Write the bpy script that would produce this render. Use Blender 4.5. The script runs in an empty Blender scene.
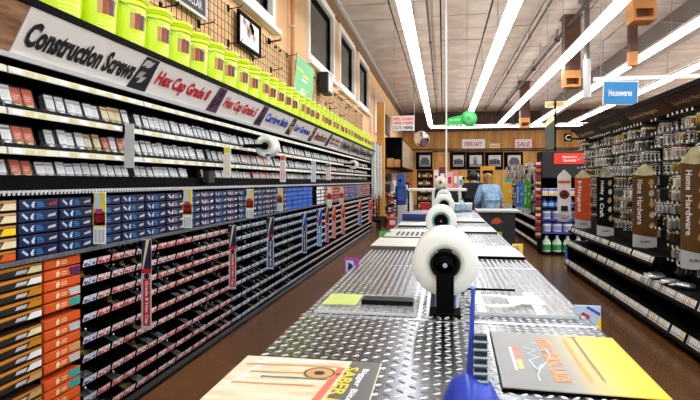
import bpy, bmesh, math, random
from mathutils import Vector, Matrix
random.seed(7)
sc = bpy.context.scene
C = sc.collection
PI = math.pi

# ------------------------------------------------------------------ camera
FPX, VPX, HORIZ, EYE = 530.0, 443.0, 181.0, 1.5      # focal length and vanishing point in a 700x400 frame
YAW = math.atan((VPX - 350) / FPX)
cam = bpy.data.cameras.new('camera')
cam.sensor_width = 36
cam.lens = FPX * 36 / 700
cam.shift_y = -(200 - HORIZ) / 700
cam.clip_start = 0.05
co = bpy.data.objects.new('camera', cam)
co.location = (0, 0, EYE)
co.rotation_euler = (PI / 2, 0, YAW)
C.objects.link(co)
sc.camera = co

# ------------------------------------------------------------------ world, exposure
w = bpy.data.worlds.new('world')
sc.world = w
w.use_nodes = True
w.node_tree.nodes['Background'].inputs[0].default_value = (0.95, 0.98, 1.0, 1)
w.node_tree.nodes['Background'].inputs[1].default_value = 1.3   # added fill light; the side behind the camera is left unbuilt for it
sc.view_settings.view_transform = 'Standard'
sc.view_settings.look = 'None'
sc.view_settings.gamma = 1
sc.view_settings.use_curve_mapping = False
sc.view_settings.exposure = 0.0
TUBE = 13.5                                             # strength of the fluorescent diffusers

# ------------------------------------------------------------------ helpers
def lin(h):
    h = h.lstrip('#')
    out = []
    for i in (0, 2, 4):
        c = int(h[i:i + 2], 16) / 255
        out.append(c / 12.92 if c <= .04045 else ((c + .055) / 1.055) ** 2.4)
    return tuple(out) + (1,)

MATS = {}
def mat(name, col, rough=.5, metal=0., var=.12, scale=12., bump=0., alpha=1., emit=0., coat=0., spec=.5, trans=0.):
    if name in MATS:
        return MATS[name]
    m = bpy.data.materials.new(name)
    m.use_nodes = True
    nt = m.node_tree
    b = nt.nodes['Principled BSDF']
    c = lin(col)
    b.inputs['Roughness'].default_value = rough
    b.inputs['Metallic'].default_value = metal
    b.inputs['Specular IOR Level'].default_value = spec
    b.inputs['Alpha'].default_value = alpha
    b.inputs['Coat Weight'].default_value = coat
    b.inputs['Transmission Weight'].default_value = trans
    if emit:
        b.inputs['Emission Color'].default_value = c
        b.inputs['Emission Strength'].default_value = emit
    if var or bump:
        tc = nt.nodes.new('ShaderNodeTexCoord')
        nz = nt.nodes.new('ShaderNodeTexNoise')
        nz.inputs['Scale'].default_value = scale
        nz.inputs['Detail'].default_value = 4
        nt.links.new(tc.outputs['Object'], nz.inputs['Vector'])
        mx = nt.nodes.new('ShaderNodeMix')
        mx.data_type = 'RGBA'
        mx.inputs['A'].default_value = tuple(x * (1 - var) for x in c[:3]) + (1,)
        mx.inputs['B'].default_value = tuple(min(1, x * (1 + var)) for x in c[:3]) + (1,)
        nt.links.new(nz.outputs['Fac'], mx.inputs['Factor'])
        nt.links.new(mx.outputs['Result'], b.inputs['Base Color'])
        if bump:
            bp = nt.nodes.new('ShaderNodeBump')
            bp.inputs['Strength'].default_value = bump
            bp.inputs['Distance'].default_value = .01
            nt.links.new(nz.outputs['Fac'], bp.inputs['Height'])
            nt.links.new(bp.outputs['Normal'], b.inputs['Normal'])
    else:
        b.inputs['Base Color'].default_value = c
    MATS[name] = m
    return m

def ramp_mat(name, cols, scale=3., rough=.5, stretch=(1, 1, 1), metal=0., detail=6, bump=0., rvar=0., distort=0., spec=.5):
    """noise-driven material running through several colours"""
    m = bpy.data.materials.new(name)
    m.use_nodes = True
    nt = m.node_tree
    b = nt.nodes['Principled BSDF']
    b.inputs['Roughness'].default_value = rough
    b.inputs['Metallic'].default_value = metal
    b.inputs['Specular IOR Level'].default_value = spec
    tc = nt.nodes.new('ShaderNodeTexCoord')
    mp = nt.nodes.new('ShaderNodeMapping')
    mp.inputs['Scale'].default_value = stretch
    nz = nt.nodes.new('ShaderNodeTexNoise')
    nz.inputs['Scale'].default_value = scale
    nz.inputs['Detail'].default_value = detail
    nz.inputs['Distortion'].default_value = distort
    cr = nt.nodes.new('ShaderNodeValToRGB')
    e = cr.color_ramp.elements
    n = len(cols)
    for i, c in enumerate(cols):
        p = .3 + .4 * i / (n - 1)
        if i < 2:
            e[i].position = p if i == 0 else e[i].position
        el = e[0] if i == 0 else (e[1] if i == n - 1 else e.new(p))
        el.position = p
        el.color = lin(c)
    nt.links.new(tc.outputs['Object'], mp.inputs['Vector'])
    nt.links.new(mp.outputs['Vector'], nz.inputs['Vector'])
    nt.links.new(nz.outputs['Fac'], cr.inputs['Fac'])
    nt.links.new(cr.outputs['Color'], b.inputs['Base Color'])
    if bump:
        bp = nt.nodes.new('ShaderNodeBump')
        bp.inputs['Strength'].default_value = bump
        bp.inputs['Distance'].default_value = .01
        nt.links.new(nz.outputs['Fac'], bp.inputs['Height'])
        nt.links.new(bp.outputs['Normal'], b.inputs['Normal'])
    if rvar:
        mr = nt.nodes.new('ShaderNodeMapRange')
        mr.inputs['To Min'].default_value = max(0, rough - rvar)
        mr.inputs['To Max'].default_value = rough + rvar
        nt.links.new(nz.outputs['Fac'], mr.inputs['Value'])
        nt.links.new(mr.outputs['Result'], b.inputs['Roughness'])
    MATS[name] = m
    return m

class MB:
    """collects boxes, prisms, tubes and lathes; each face remembers its material slot"""
    def __init__(s):
        s.v, s.f, s.m, s.sm = [], [], [], []
    def _add(s, vs, fs, m=0, smooth=False):
        o = len(s.v)
        s.v += [tuple(v) for v in vs]
        for f in fs:
            s.f.append([i + o for i in f])
            s.m.append(m)
            s.sm.append(smooth)
        return s
    def box(s, x0, y0, z0, x1, y1, z1, m=0, M=None):
        vs = [Vector((x, y, z)) for z in (z0, z1) for y in (y0, y1) for x in (x0, x1)]
        if M is not None:
            vs = [M @ v for v in vs]
        return s._add(vs, [(0, 2, 3, 1), (4, 5, 7, 6), (0, 1, 5, 4), (2, 6, 7, 3), (0, 4, 6, 2), (1, 3, 7, 5)], m)
    def bbox(s, x0, y0, z0, x1, y1, z1, r, m=0):
        """box with chamfered vertical and horizontal edges"""
        bm = bmesh.new()
        bmesh.ops.create_cube(bm, size=1)
        for v in bm.verts:
            v.co = Vector(((x0 + x1) / 2 + v.co.x * (x1 - x0), (y0 + y1) / 2 + v.co.y * (y1 - y0), (z0 + z1) / 2 + v.co.z * (z1 - z0)))
        bmesh.ops.bevel(bm, geom=bm.edges[:], offset=r, segments=2, affect='EDGES', profile=.5)
        bm.verts.ensure_lookup_table()
        s._add([v.co[:] for v in bm.verts], [[v.index for v in f.verts] for f in bm.faces], m)
        bm.free()
        return s
    def poly(s, pts, m=0):
        return s._add(pts, [list(range(len(pts)))], m)
    def prism(s, pts, d, m=0):
        """pts: loop of 3-D points, d: extrusion vector"""
        n = len(pts)
        d = Vector(d)
        vs = [Vector(p) for p in pts] + [Vector(p) + d for p in pts]
        fs = [list(range(n))[::-1], list(range(n, 2 * n))]
        for i in range(n):
            j = (i + 1) % n
            fs.append((i, j, j + n, i + n))
        return s._add(vs, fs, m)
    def tube(s, p0, p1, r0, r1=None, n=10, m=0, smooth=True, caps=True):
        r1 = r0 if r1 is None else r1
        p0, p1 = Vector(p0), Vector(p1)
        d = (p1 - p0).normalized()
        a = d.orthogonal().normalized()
        b = d.cross(a)
        vs = []
        for p, r in ((p0, r0), (p1, r1)):
            for i in range(n):
                t = 2 * PI * i / n
                vs.append(p + (a * math.cos(t) + b * math.sin(t)) * r)
        s._add(vs, [(i, (i + 1) % n, n + (i + 1) % n, n + i) for i in range(n)], m, smooth)
        if caps:
            s._add(vs[:n], [list(range(n))[::-1]], m)
            s._add(vs[n:], [list(range(n))], m)
        return s
    def lathe(s, prof, c=(0, 0, 0), n=20, m=0, axis='Z', smooth=True):
        """prof: list of (radius, height)"""
        vs = []
        for r, h in prof:
            for i in range(n):
                t = 2 * PI * i / n
                a, b = r * math.cos(t), r * math.sin(t)
                p = {'Z': (a, b, h), 'Y': (a, h, b), 'X': (h, a, b)}[axis]
                vs.append((p[0] + c[0], p[1] + c[1], p[2] + c[2]))
        fs = []
        for k in range(len(prof) - 1):
            for i in range(n):
                j = (i + 1) % n
                fs.append((k * n + i, k * n + j, (k + 1) * n + j, (k + 1) * n + i))
        return s._add(vs, fs, m, smooth)
    def ball(s, c, r, n=10, k=6, m=0):
        prof = [(max(1e-4, math.sin(PI * i / k)) , -math.cos(PI * i / k)) for i in range(k + 1)]
        vs = []
        for a, h in prof:
            for i in range(n):
                t = 2 * PI * i / n
                vs.append((c[0] + r[0] * a * math.cos(t), c[1] + r[1] * a * math.sin(t), c[2] + r[2] * h))
        fs = [(q * n + i, q * n + (i + 1) % n, (q + 1) * n + (i + 1) % n, (q + 1) * n + i) for q in range(k) for i in range(n)]
        return s._add(vs, fs, m, True)
    def mesh(s, name, *mats):
        me = bpy.data.meshes.new(name)
        me.from_pydata(s.v, [], s.f)
        for m in mats:
            me.materials.append(m)
        me.polygons.foreach_set('material_index', s.m)
        me.polygons.foreach_set('use_smooth', s.sm)
        me.update()
        return me

class Far:
    """joins many placed meshes, with their materials, into one mesh"""
    def __init__(s):
        s.mb, s.mats = MB(), []
    def add(s, me, M):
        idx = []
        for m in me.materials:
            if m not in s.mats:
                s.mats.append(m)
            idx.append(s.mats.index(m))
        o = len(s.mb.v)
        s.mb.v += [tuple(M @ v.co) for v in me.vertices]
        for p in me.polygons:
            s.mb.f.append([q + o for q in p.vertices])
            s.mb.m.append(idx[p.material_index])
            s.mb.sm.append(p.use_smooth)
    def mesh(s, name):
        return s.mb.mesh(name, *s.mats)
TR = Matrix.Translation
def ob(name, me, parent=None, loc=(0, 0, 0), rot=(0, 0, 0)):
    o = bpy.data.objects.new(name, me)
    o.location = loc
    o.rotation_euler = rot
    if parent is not None:
        o.parent = parent
    C.objects.link(o)
    return o
def tag(o, label, cat, group=None, kind=None):
    o['label'] = label
    o['category'] = cat
    if group:
        o['group'] = group
    if kind:
        o['kind'] = kind
    return o
def thing(name, label, cat, loc=(0, 0, 0), rotz=0, group=None):
    return tag(ob(name, None, None, loc, (0, 0, rotz)), label, cat, group)
def struct(o):
    o['kind'] = 'structure'
    return o
def stuff(o):
    o['kind'] = 'stuff'
    return o
def nth(n):
    if 10 <= n % 100 <= 20:
        return '%dth' % n
    return '%d%s' % (n, {1: 'st', 2: 'nd', 3: 'rd'}.get(n % 10, 'th'))
ROWW = ['top', 'second', 'third', 'fourth', 'fifth', 'sixth', 'seventh', 'eighth', 'ninth', 'tenth', 'eleventh', 'twelfth']

_TX = {}
def text_pts(s, shear=0., bold=.022):
    """triangulated flat lettering normalised to width 1, height 1 (0..1)"""
    k = (s, shear, bold)
    if k in _TX:
        return _TX[k]
    cu = bpy.data.curves.new('t', 'FONT')
    cu.body = s
    cu.resolution_u = 2
    cu.offset = bold
    cu.shear = shear
    o = bpy.data.objects.new('t', cu)
    C.objects.link(o)
    dg = bpy.context.evaluated_depsgraph_get()
    me = bpy.data.meshes.new_from_object(o.evaluated_get(dg))
    vs = [v.co.copy() for v in me.vertices]
    fs = [list(p.vertices) for p in me.polygons]
    bpy.data.objects.remove(o)
    bpy.data.meshes.remove(me)
    x0, x1 = min(v.x for v in vs), max(v.x for v in vs)
    y0, y1 = min(v.y for v in vs), max(v.y for v in vs)
    r = ([((v.x - x0) / (x1 - x0), (v.y - y0) / (y1 - y0)) for v in vs], fs)
    _TX[k] = r
    return r
def text(mb, s, org, right, up, w, h, m=0, shear=0., bold=.022):
    """lettering w wide and h high on the plane through org"""
    vs, fs = text_pts(s, shear, bold)
    org, right, up = Vector(org), Vector(right).normalized(), Vector(up).normalized()
    return mb._add([org + right * (a * w) + up * (b * h) for a, b in vs], fs, m)
def uvq(mb, org, right, up, pts, m=0):
    org, right, up = Vector(org), Vector(right), Vector(up)
    return mb.poly([org + right * a + up * b for a, b in pts], m)
RT, UP = Vector((1, 0, 0)), Vector((0, 0, 1))
PY, NY = Vector((0, 1, 0)), Vector((0, -1, 0))

# pixel -> place, each with the surface the thing touches
_c, _s = math.cos(YAW), math.sin(YAW)
def ray(px, py):
    l, u = (px - 350) / FPX, (HORIZ - py) / FPX
    return Vector((l * _c - _s, l * _s + _c, u))
def onX(px, py, X):
    r = ray(px, py); t = X / r.x
    return Vector((X, t * r.y, EYE + t * r.z))
def onY(px, py, Y):
    r = ray(px, py); t = Y / r.y
    return Vector((t * r.x, Y, EYE + t * r.z))
def onZ(px, py, Z):
    r = ray(px, py); t = (Z - EYE) / r.z
    return Vector((t * r.x, t * r.y, Z))

# ------------------------------------------------------------------ materials
black = mat('black_steel', '#050505', .7, var=.2, spec=.06)
blackp = mat('black_plastic', '#060607', .5, var=.2, spec=.15)
charcoal = mat('charcoal_panel', '#19191b', .55)
white = mat('white_paint', '#f1f0ec', .45, var=.04)
paper = mat('white_print', '#eef0f1', .4, var=.03)
grey = mat('grey_steel', '#8d8f92', .35, metal=.6)
lgrey = mat('light_grey', '#c3c6c8', .4)
steel = mat('bright_steel', '#c9ccd0', .25, metal=1., var=.08)
chrome = mat('chrome', '#d8dade', .12, metal=1., var=0)
zinc = ramp_mat('zinc_fasteners', ['#3a3d42', '#8c9198', '#cfd4da'], 60, .35, metal=.8)
brassy = ramp_mat('brass_fasteners', ['#2b2412', '#8a7434', '#cdb877'], 60, .35, metal=.7)
neon = mat('neon_yellow_plastic', '#d6f50a', .35, var=.03, coat=.2)
neon2 = mat('neon_print', '#f0ff7a', .4, var=0)
red = mat('red_print', '#c51f2c', .45)
dred = mat('dark_red_print', '#7a1420', .45)
pink = mat('pink_print', '#f0b8b4', .45)
orange = mat('orange_print', '#dc5a1c', .45)
amber = mat('amber_print', '#c9821c', .45)
yellow = mat('yellow_print', '#f3d313', .45)
cream = mat('cream_print', '#e9dcae', .5)
navy = mat('navy_print', '#0e1c47', .4)
blue = mat('blue_print', '#1a4fbf', .4)
sky = mat('sky_blue_print', '#2f8fd6', .4)
teal = mat('teal_print', '#2aa9a0', .4)
purple = mat('purple_print', '#5a2358', .4)
green = mat('green_print', '#2f9e3f', .4)
lime = mat('lime_print', '#6cc24a', .4)
brown = mat('brown_print', '#63400f', .45)
rust = mat('rust_orange_print', '#d9531e', .45)
dbrown = mat('dark_brown_print', '#3b2416', .5)
tan = mat('tan_print', '#c79d68', .5)
skin = mat('skin', '#d9a07d', .5)
denim = ramp_mat('denim_cloth', ['#5f86ad', '#84abcf', '#a8c8e2'], 14, .8)
darkcloth = mat('dark_cloth', '#15161c', .85)
hairm = ramp_mat('brown_hair', ['#4d3416', '#8a6a2c', '#a8843e'], 40, .6)
wood = ramp_mat('golden_wood', ['#b07a2a', '#d69a40', '#e4b05a'], 1.2, .5, stretch=(2, 1, .35))
wood2 = ramp_mat('weathered_wood', ['#6f4a33', '#9a6e4d', '#b98d68'], 4.0, .6, stretch=(1, 1, 9))
woodd = mat('dark_wood', '#4a3524', .5)
clear = mat('clear_plastic', '#e8f0f4', .12, var=0, alpha=.07, spec=.5)
film = mat('white_plastic_film', '#eef3ee', .35, var=.03, coat=.15)
tealcore = mat('teal_card_core', '#8fc7bf', .6)
beige = mat('beige_core', '#d8d6c2', .6)
diff_em = mat('lamp_diffuser', '#fafcff', .4, var=0, emit=TUBE)
up_em = mat('added_uplight_glow', '#fffaf4', .4, var=0, emit=TUBE * .8)  # glow added above the lamps to brighten the ceiling
plate = mat('tread_plate_steel', '#666a70', .22, metal=1., var=.15, scale=3)
treadm = mat('tread_lozenge_steel', '#b4b8bc', .28, metal=1., var=.05)
stripe = mat('price_strip', '#cfcfbe', .4, var=.05)
tagm = mat('price_tag_yellow', '#c8c07c', .4, var=.1)
glassd = mat('dark_window_glass', '#3c3f3c', .15, var=.3, scale=1.5)

# ------------------------------------------------------------------ setting
XW, HC, YB = -2.5, 5.75, 33.4      # left wall, ceiling height, back wall
XR, YF = 13.0, -3.5
floorm = ramp_mat('stained_concrete', ['#54341a', '#684321', '#7a5029', '#6e4824'], .9, .26, detail=6, rvar=.03, distort=.4)
struct(ob('floor', MB().box(XW - .2, YF, -.1, XR, YB + .2, 0).mesh('floor', floorm)))

ctile = ramp_mat('ceiling_tile', ['#b8aba2', '#cdc2b8', '#d8cfc6'], 1.1, .85, detail=5)
cgap = mat('ceiling_gap', '#1c1815', .9)
ceil = struct(ob('ceiling', MB().box(XW - .2, YF, HC + .05, XR, YB + .2, HC + .2).mesh('ceiling', cgap)))
T = 1.22
tm = []
for q in range(4):
    mb = MB()
    a, b, c_, d = [random.uniform(-.012, .012) for _ in range(4)]
    h = T / 2 - .02
    mb.prism([(-h, -h, a), (h, -h, b), (h, h, c_), (-h, h, d)], (0, 0, .03))
    tm.append(mb.mesh('tile', ctile))
nx = 13
for ix in range(nx):
    for iy in range(20):
        ob('tile', random.choice(tm), ceil, (XW + T * (ix + .5), YB - T * (iy + .5), HC + random.uniform(0, .02)),
           (0, 0, random.choice((0, PI / 2, PI))))
mb = MB()
for iy in range(20, 31):
    for ix in range(nx):
        x, y = XW + T * ix, YB - T * iy
        mb.box(x + .012, y - T + .012, HC + .005, x + T - .012, y - .012, HC + .04)
stuff(ob('tile_field', mb.mesh('tile_field', ctile), ceil))

# left wall with four window openings
wallm = ramp_mat('peach_plaster', ['#e3b27c', '#ecc08c', '#f0ca9a'], 1.2, .7, detail=5)
bandm = mat('brown_shade_band', '#7b5a35', .7)  # shadow below the ceiling, put into the wall as a brown band
WZ0, WZ1 = 3.88, 5.22
WIN = [(5.2, 7.5), (9.7, 11.9), (12.75, 14.8), (15.65, 17.75)]
mb = MB()
mb.box(XW - .2, YF, 0, XW, YB, WZ0)
ys = [YF] + [v for ab in WIN for v in ab] + [YB]
for i in range(0, len(ys), 2):
    mb.box(XW - .2, ys[i], WZ0, XW, ys[i + 1], WZ1)
mb.box(XW - .2, YF, WZ1, XW, YB, HC + .05)
struct(ob('wall_left', mb.mesh('wall_left', wallm)))
struct(ob('shade_trim_1', MB().box(XW, YF, WZ1 + .13, XW + .03, YB, HC - .1).box(XW, YF, HC - .1, XW + .1, YB, HC, 1).mesh('shade_trim_1', bandm, lgrey)))  # brown strip is painted shade, the grey cornice a real moulding
for i, (a, b) in enumerate(WIN):
    W = struct(ob('window_%d' % (i + 1), None, None, (XW, (a + b) / 2, WZ0)))
    hw, hh = (b - a) / 2, WZ1 - WZ0
    mb = MB()
    mb.box(-.12, -hw - .12, -.12, .04, -hw + .03, hh + .12).box(-.12, hw - .03, -.12, .04, hw + .12, hh + .12)
    mb.box(-.12, -hw + .03, hh - .03, .04, hw - .03, hh + .12).box(-.12, -hw + .03, -.12, .04, hw - .03, .03)
    ob('window_frame', mb.mesh('window_frame', white), W)
    ob('window_sill', MB().bbox(-.1, -hw - .18, -.2, .12, hw + .18, -.12, .01).mesh('window_sill', white), W)
    ob('pane', MB().box(-.1, -hw + .03, .03, -.085, hw - .03, hh - .03).mesh('pane', glassd), W)
    ob('inner_sash', MB().box(-.085, hw - .1, .03, -.04, hw - .03, hh - .03).box(-.085, -hw + .03, .03, -.04, -hw + .1, hh - .03)
       .box(-.085, -hw + .1, hh - .1, -.04, hw - .1, hh - .03).box(-.085, -hw + .1, .03, -.04, hw - .1, .1).mesh('inner_sash', black), W)
# back wall: golden boards with a dark band under the ceiling
mb = MB().box(XW - .2, YB, 0, XR, YB + .2, HC + .05)
wb = struct(ob('wall_back', mb.mesh('wall_back', woodd)))
bw = 1.0
for i in range(int((XR - XW) / bw)):
    ob('panel', MB().box(0, -.03, 0, bw - .02, 0, 4.55).mesh('panel', wood), wb, (XW + i * bw, YB, 0))
struct(ob('trim_2', MB().box(XW, YB - .12, 3.42, XR, YB - .03, 3.5).mesh('trim_2', woodd)))
struct(ob('wall_right', MB().box(XR, YF, 0, XR + .2, YB, HC + .05).mesh('wall_right', wallm)))

# ------------------------------------------------------------------ fluorescent rows
HL = EYE + 3.0
def lamp_row(x, y0, y1, label, rot=0, at=None):
    n = max(1, round((y1 - y0) / 2.44))
    L = (y1 - y0) / n
    t = thing('strip_light', label, 'light', at or (x, y0, HL), rot, 'rows of fluorescent strip lights')
    ob('housing', MB().prism([(-.12, 0, .02), (.12, 0, .02), (.06, 0, .12), (-.06, 0, .12)], (0, y1 - y0, 0)).mesh('housing', white), t)
    dm = MB().prism([(-.115, .015, .02), (-.09, .015, -.035), (.09, .015, -.035), (.115, .015, .02)], (0, L - .03, 0)).mesh('diffuser', diff_em)
    for i in range(n):
        ob('diffuser', dm, t, (0, i * L, 0))
    um = MB().box(-.05, .1, .12, .05, L - .1, .126).mesh('added_uplight', up_em)  # unseen glowing strip added on top of the housing, lifts the ceiling
    for i in range(n):
        ob('added_uplight', um, t, (0, i * L, 0))
    hm = MB().tube((0, 0, .12), (0, 0, HC - HL), .008, n=5).mesh('hanger', grey)
    for i in range(0, n + 1, 2):
        ob('hanger', hm, t, (0, min(max(i * L, .2), y1 - y0 - .2), 0))
for x, lb in ((-.66, 'long fluorescent strip light nearest the peach wall with windows'),
              (1.2, 'long fluorescent strip light running behind the green key sign'),
              (2.95, 'long fluorescent strip light passing in front of the brown hanging boxes'),
              (4.75, 'long fluorescent strip light passing just behind the blue Housewares sign'),
              (6.55, 'long fluorescent strip light furthest right in view'),
              (8.4, 'long fluorescent strip light over the right-hand aisles outside the view'),
              (10.3, 'long fluorescent strip light along the far right wall outside the view')):
    lamp_row(x, -2.5, 29.3, lb)
lamp_row(0, 0, 9.0, 'fluorescent strip light running crosswise along the back wall', PI / 2, (8.3, 30.2, HL))

# ------------------------------------------------------------------ left shelving run
LX = -2.1                  # front plane of the run
B0, BW = 2.27, 1.2         # first sign edge, bay width
NB = 12
def signs():
    S = []
    #  caption lines, colour, picture colours, backing, short description
    S.append((['', ], None, None, wood2, 'plain weathered wood sign panel'))
    S.append((['Construction Screws'], charcoal, (charcoal, lgrey), white, 'grey Construction Screws sign'))
    S.append((['Hex Cap Grade 8'], red, (purple, charcoal), white, 'nearer red Hex Cap Grade 8 sign'))
    S.append((['Hex Cap Grade 5'], red, (purple, charcoal), white, 'farther red Hex Cap Grade 5 sign'))
    S.append((['Carriage Bolts'], blue, (charcoal, tan), white, 'nearer blue bolt sign'))
    S.append((['Lag Screws'], blue, (charcoal, tan), white, 'farther blue screw sign'))
    S.append((['Anchors'], dred, (navy, charcoal), white, 'dark red and navy sign'))
    S.append((['Nuts  Washers', 'Chain  Rope'], dred, (lgrey, dred), white, 'small-print white and red sign'))
    S.append((['Metric'], charcoal, (charcoal, lgrey), lgrey, 'grey sign fourth from the far end'))
    S.append((['Stainless'], charcoal, (navy, lgrey), lgrey, 'grey sign third from the far end'))
    S.append((['Brass'], charcoal, (charcoal, tan), lgrey, 'grey sign next to the last one'))
    S.append((['Rivets'], charcoal, (navy, tan), lgrey, 'last grey sign at the far end'))
    return S
SG = signs()
NB = len(SG)
# shared bay meshes (local: x = toward the aisle from LX, y = along, z = up)
def bay_meshes():
    m = {}
    m['back_panel'] = MB().box(-.36, 0, .05, -.33, BW, 2.37).mesh('back_panel', black)
    m['upright'] = MB().box(-.33, .001, .05, -.2, .02, 2.36).mesh('upright', black)
    mb = MB().box(-.33, 0, 2.365, .13, BW, 2.39).box(.115, 0, 2.352, .14, BW, 2.39)
    m['top_shelf'] = mb.mesh('top_shelf', black)
    m['soffit'] = MB().prism([(-.33, 0, 2.1), (-.0, 0, 2.1), (-.0, 0, 2.125), (-.33, 0, 2.125)], (0, BW, 0)).mesh('soffit', black)
    for nm, z, x in (('s', 0, 0),):
        mb = MB().box(-.33, 0, -.012, -.01, BW, .0)
        m['shelf'] = mb.mesh('shelf', black)
        mb = MB().prism([(-.012, .006, -.016), (.0, .006, -.016), (-.006, .006, .018), (-.018, .006, .018)], (0, BW - .012, 0), 0)
        for i in range(14):
            y = .03 + i * .083
            if i % 5 == 3:
                continue
            k = 1 if random.random() < .7 else 2
            mb.poly([(.001, y, -.011), (.001, y + .06, -.011), (-.0045, y + .06, .013), (-.0045, y, .013)], k)
        m['price_strip'] = mb.mesh('price_strip', stripe, tagm, paper)
    m['plinth'] = MB().box(-.33, 0, 0, .02, BW, .045).mesh('plinth', black)
    m['kick_rail'] = MB().prism([(.02, 0, .0), (.05, 0, 0), (.05, 0, .03), (.02, 0, .05)], (0, BW, 0)).mesh('kick_rail', blackp)
    mb = MB().box(-.33, 0, 1.425, .015, BW, 1.44)
    mb.box(.0, 0, 1.44, .02, BW, 1.452, 1)
    for i in range(40):
        mb.box(.02, i * .03 + .004, 1.428, .024, i * .03 + .018, 1.452, 1)
    m['ledge'] = mb.mesh('ledge', black, lgrey)
    m['fascia'] = MB().box(-.009, 0, 1.453, -.001, BW, 1.53).mesh('fascia', black)
    mb = MB().box(-.33, 0, 1.085, .03, BW, 1.1)
    mb.box(.03, 0, 1.083, .037, BW, 1.106, 1)
    for i in range(40):
        mb.box(.037, i * .03 + .004, 1.084, .041, i * .03 + .016, 1.104, 1)
    m['bin_ledge'] = mb.mesh('bin_ledge', black, grey)
    return m
BM = bay_meshes()
TRAY = MB().box(-.2, .01, 0, -.03, BW - .01, .013).box(-.03, .01, 0, -.027, BW - .01, .04).mesh('pack_tray', blackp)
CASE_P = .0625
BINZ = [.985, .877, .769, .661, .530, .420, .285, .175, .062]      # floor level of each bin row
U = Vector((.13, 0, .21)).normalized()
def sign_pt(u, v, e=.004):
    # point on the tilted sign: u along, v 0..1 up the slope
    return Vector((.0 + .128 * v + e * .85, u, 2.128 + .222 * v - e * .5))
for i in range(NB):
    y0 = B0 + (i - 1) * BW
    cap, colr, pic, back, desc = SG[i]
    bay = thing('shelving_bay', 'black shelving bay below the ' + desc, 'shelving', (LX, y0, 0), 0, 'bays of the left shelving run')
    for k in ('back_panel', 'upright', 'top_shelf', 'soffit', 'plinth', 'kick_rail', 'ledge', 'fascia', 'bin_ledge'):
        ob(k, BM[k], bay)
    for z in (2.05, 1.845, 1.65):
        s_ = ob('shelf', BM['shelf'], bay, (0, 0, z))
        ob('price_strip', BM['price_strip'], s_)
    ob('shelf', BM['shelf'], bay, (0, 0, 1.485))
    for z in (1.845, 1.65, 1.485):
        ob('pack_tray', TRAY, bay, (0, 0, z))
    # tilted sign above the shelves
    sp = ob('sign_panel', MB().prism([sign_pt(.004, 0, 0), sign_pt(BW - .004, 0, 0), sign_pt(BW - .004, 1, 0), sign_pt(.004, 1, 0)], (-.012, 0, .007)).mesh('sign_panel', back), bay)
    ob('sign_lip', MB().prism([(.0, 0, 2.106), (.012, 0, 2.106), (.018, 0, 2.13), (.0, 0, 2.13)], (0, BW, 0)).mesh('sign_lip', lgrey), bay)
    if colr is not None:
        mb = MB()
        n = len(cap)
        for q, t_ in enumerate(cap):
            v0 = .22 + (0 if n == 1 else (.34 * (1 - q)))
            hgt = (.5 if n == 1 else .24) * .257
            wid = .86 if i > 1 else .93
            org = sign_pt(.045, v0)
            text(mb, t_, org, PY, U, wid if n == 1 else .8, hgt * 1.1, 0, .12, .045)
        ob('lettering', mb.mesh('lettering', colr), sp)
        mb = MB()
        P = lambda u, v, e=.003: sign_pt(u, v, e)
        mb.poly([P(.97, .02), P(BW - .006, .02), P(BW - .006, .98), P(1.03, .98)], 0)
        for q in range(5):
            a, b = random.uniform(1.0, 1.1), random.uniform(.1, .7)
            mb.poly([P(a, b, .005), P(a + .05, b + .05, .005), P(a + .08, b + .22, .005), P(a + .02, b + .2, .005)], 1)
        ob('sign_picture', mb.mesh('sign_picture', *pic), sp)
    # bin shelves, thin rack shelves for the cases
    bs = MB().box(-.33, .005, -.012, -.02, BW - .005, 0).mesh('bin_shelf', black)
    if i == 1:
        bs = MB().box(-.33, .525, -.012, -.02, BW - .005, 0).mesh('bin_shelf', black)
    for z in BINZ[:-1] if i else ():
        ob('bin_shelf', bs, bay, (0, 0, z))
    cs = MB().box(-.33, .005, -.004, -.03, BW - .005, 0).mesh('rack_shelf', black)
    for k in range(1, 5):
        ob('rack_shelf', cs, bay, (0, 0, 1.1 + k * CASE_P))
YEND = B0 + (NB - 1) * BW
t = thing('gondola_end_panel', 'black end panel closing the far end of the left shelving', 'panel', (LX - .36, YEND, 0))
ob('board', MB().box(0, .015, 0, .38, .04, 2.37).mesh('board', black), t)
ob('edge_trim', MB().box(.38, .015, 0, .395, .04, 2.37).mesh('edge_trim', grey), t)

# --- neon buckets on top
bk = {}
pr = [(.0, 0), (.128, 0), (.131, .012), (.147, .28), (.147, .285), (.156, .287), (.157, .305), (.15, .307), (.151, .322), (.157, .324), (.158, .338)]
bk['body'] = MB().lathe(pr, n=24).mesh('body', neon)
bk['lid'] = MB().lathe([(.158, .338), (.162, .34), (.163, .368), (.158, .372), (.148, .372), (.143, .362), (.0001, .36)], n=24).mesh('lid', neon)
def wrap(mb, a0, a1, z0, z1, r, m, n=4):
    for i in range(n):
        A, B = a0 + (a1 - a0) * i / n, a0 + (a1 - a0) * (i + 1) / n
        rr = lambda z: .131 + (.147 - .131) * (z - .012) / .268 + r
        mb.poly([(rr(z) * math.cos(q), rr(z) * math.sin(q), z) for q, z in ((A, z0), (B, z0), (B, z1), (A, z1))], m)
mb = MB()
for k, (m_, a, b) in enumerate(((2, -.62, -.42), (0, -.40, -.12), (1, -.10, .18), (2, .2, .3))):
    wrap(mb, a - .3, b - .3, .13, .235, .002, m_)
for k in range(3):
    wrap(mb, -.9, -.1, .04 + k * .022, .048 + k * .022, .0015, 3)
bk['print'] = mb.mesh('print', mat('maroon_print', '#a2432c', .5), mat('plum_print', '#5a3245', .5), tan, neon2)
mb = MB()
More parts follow.
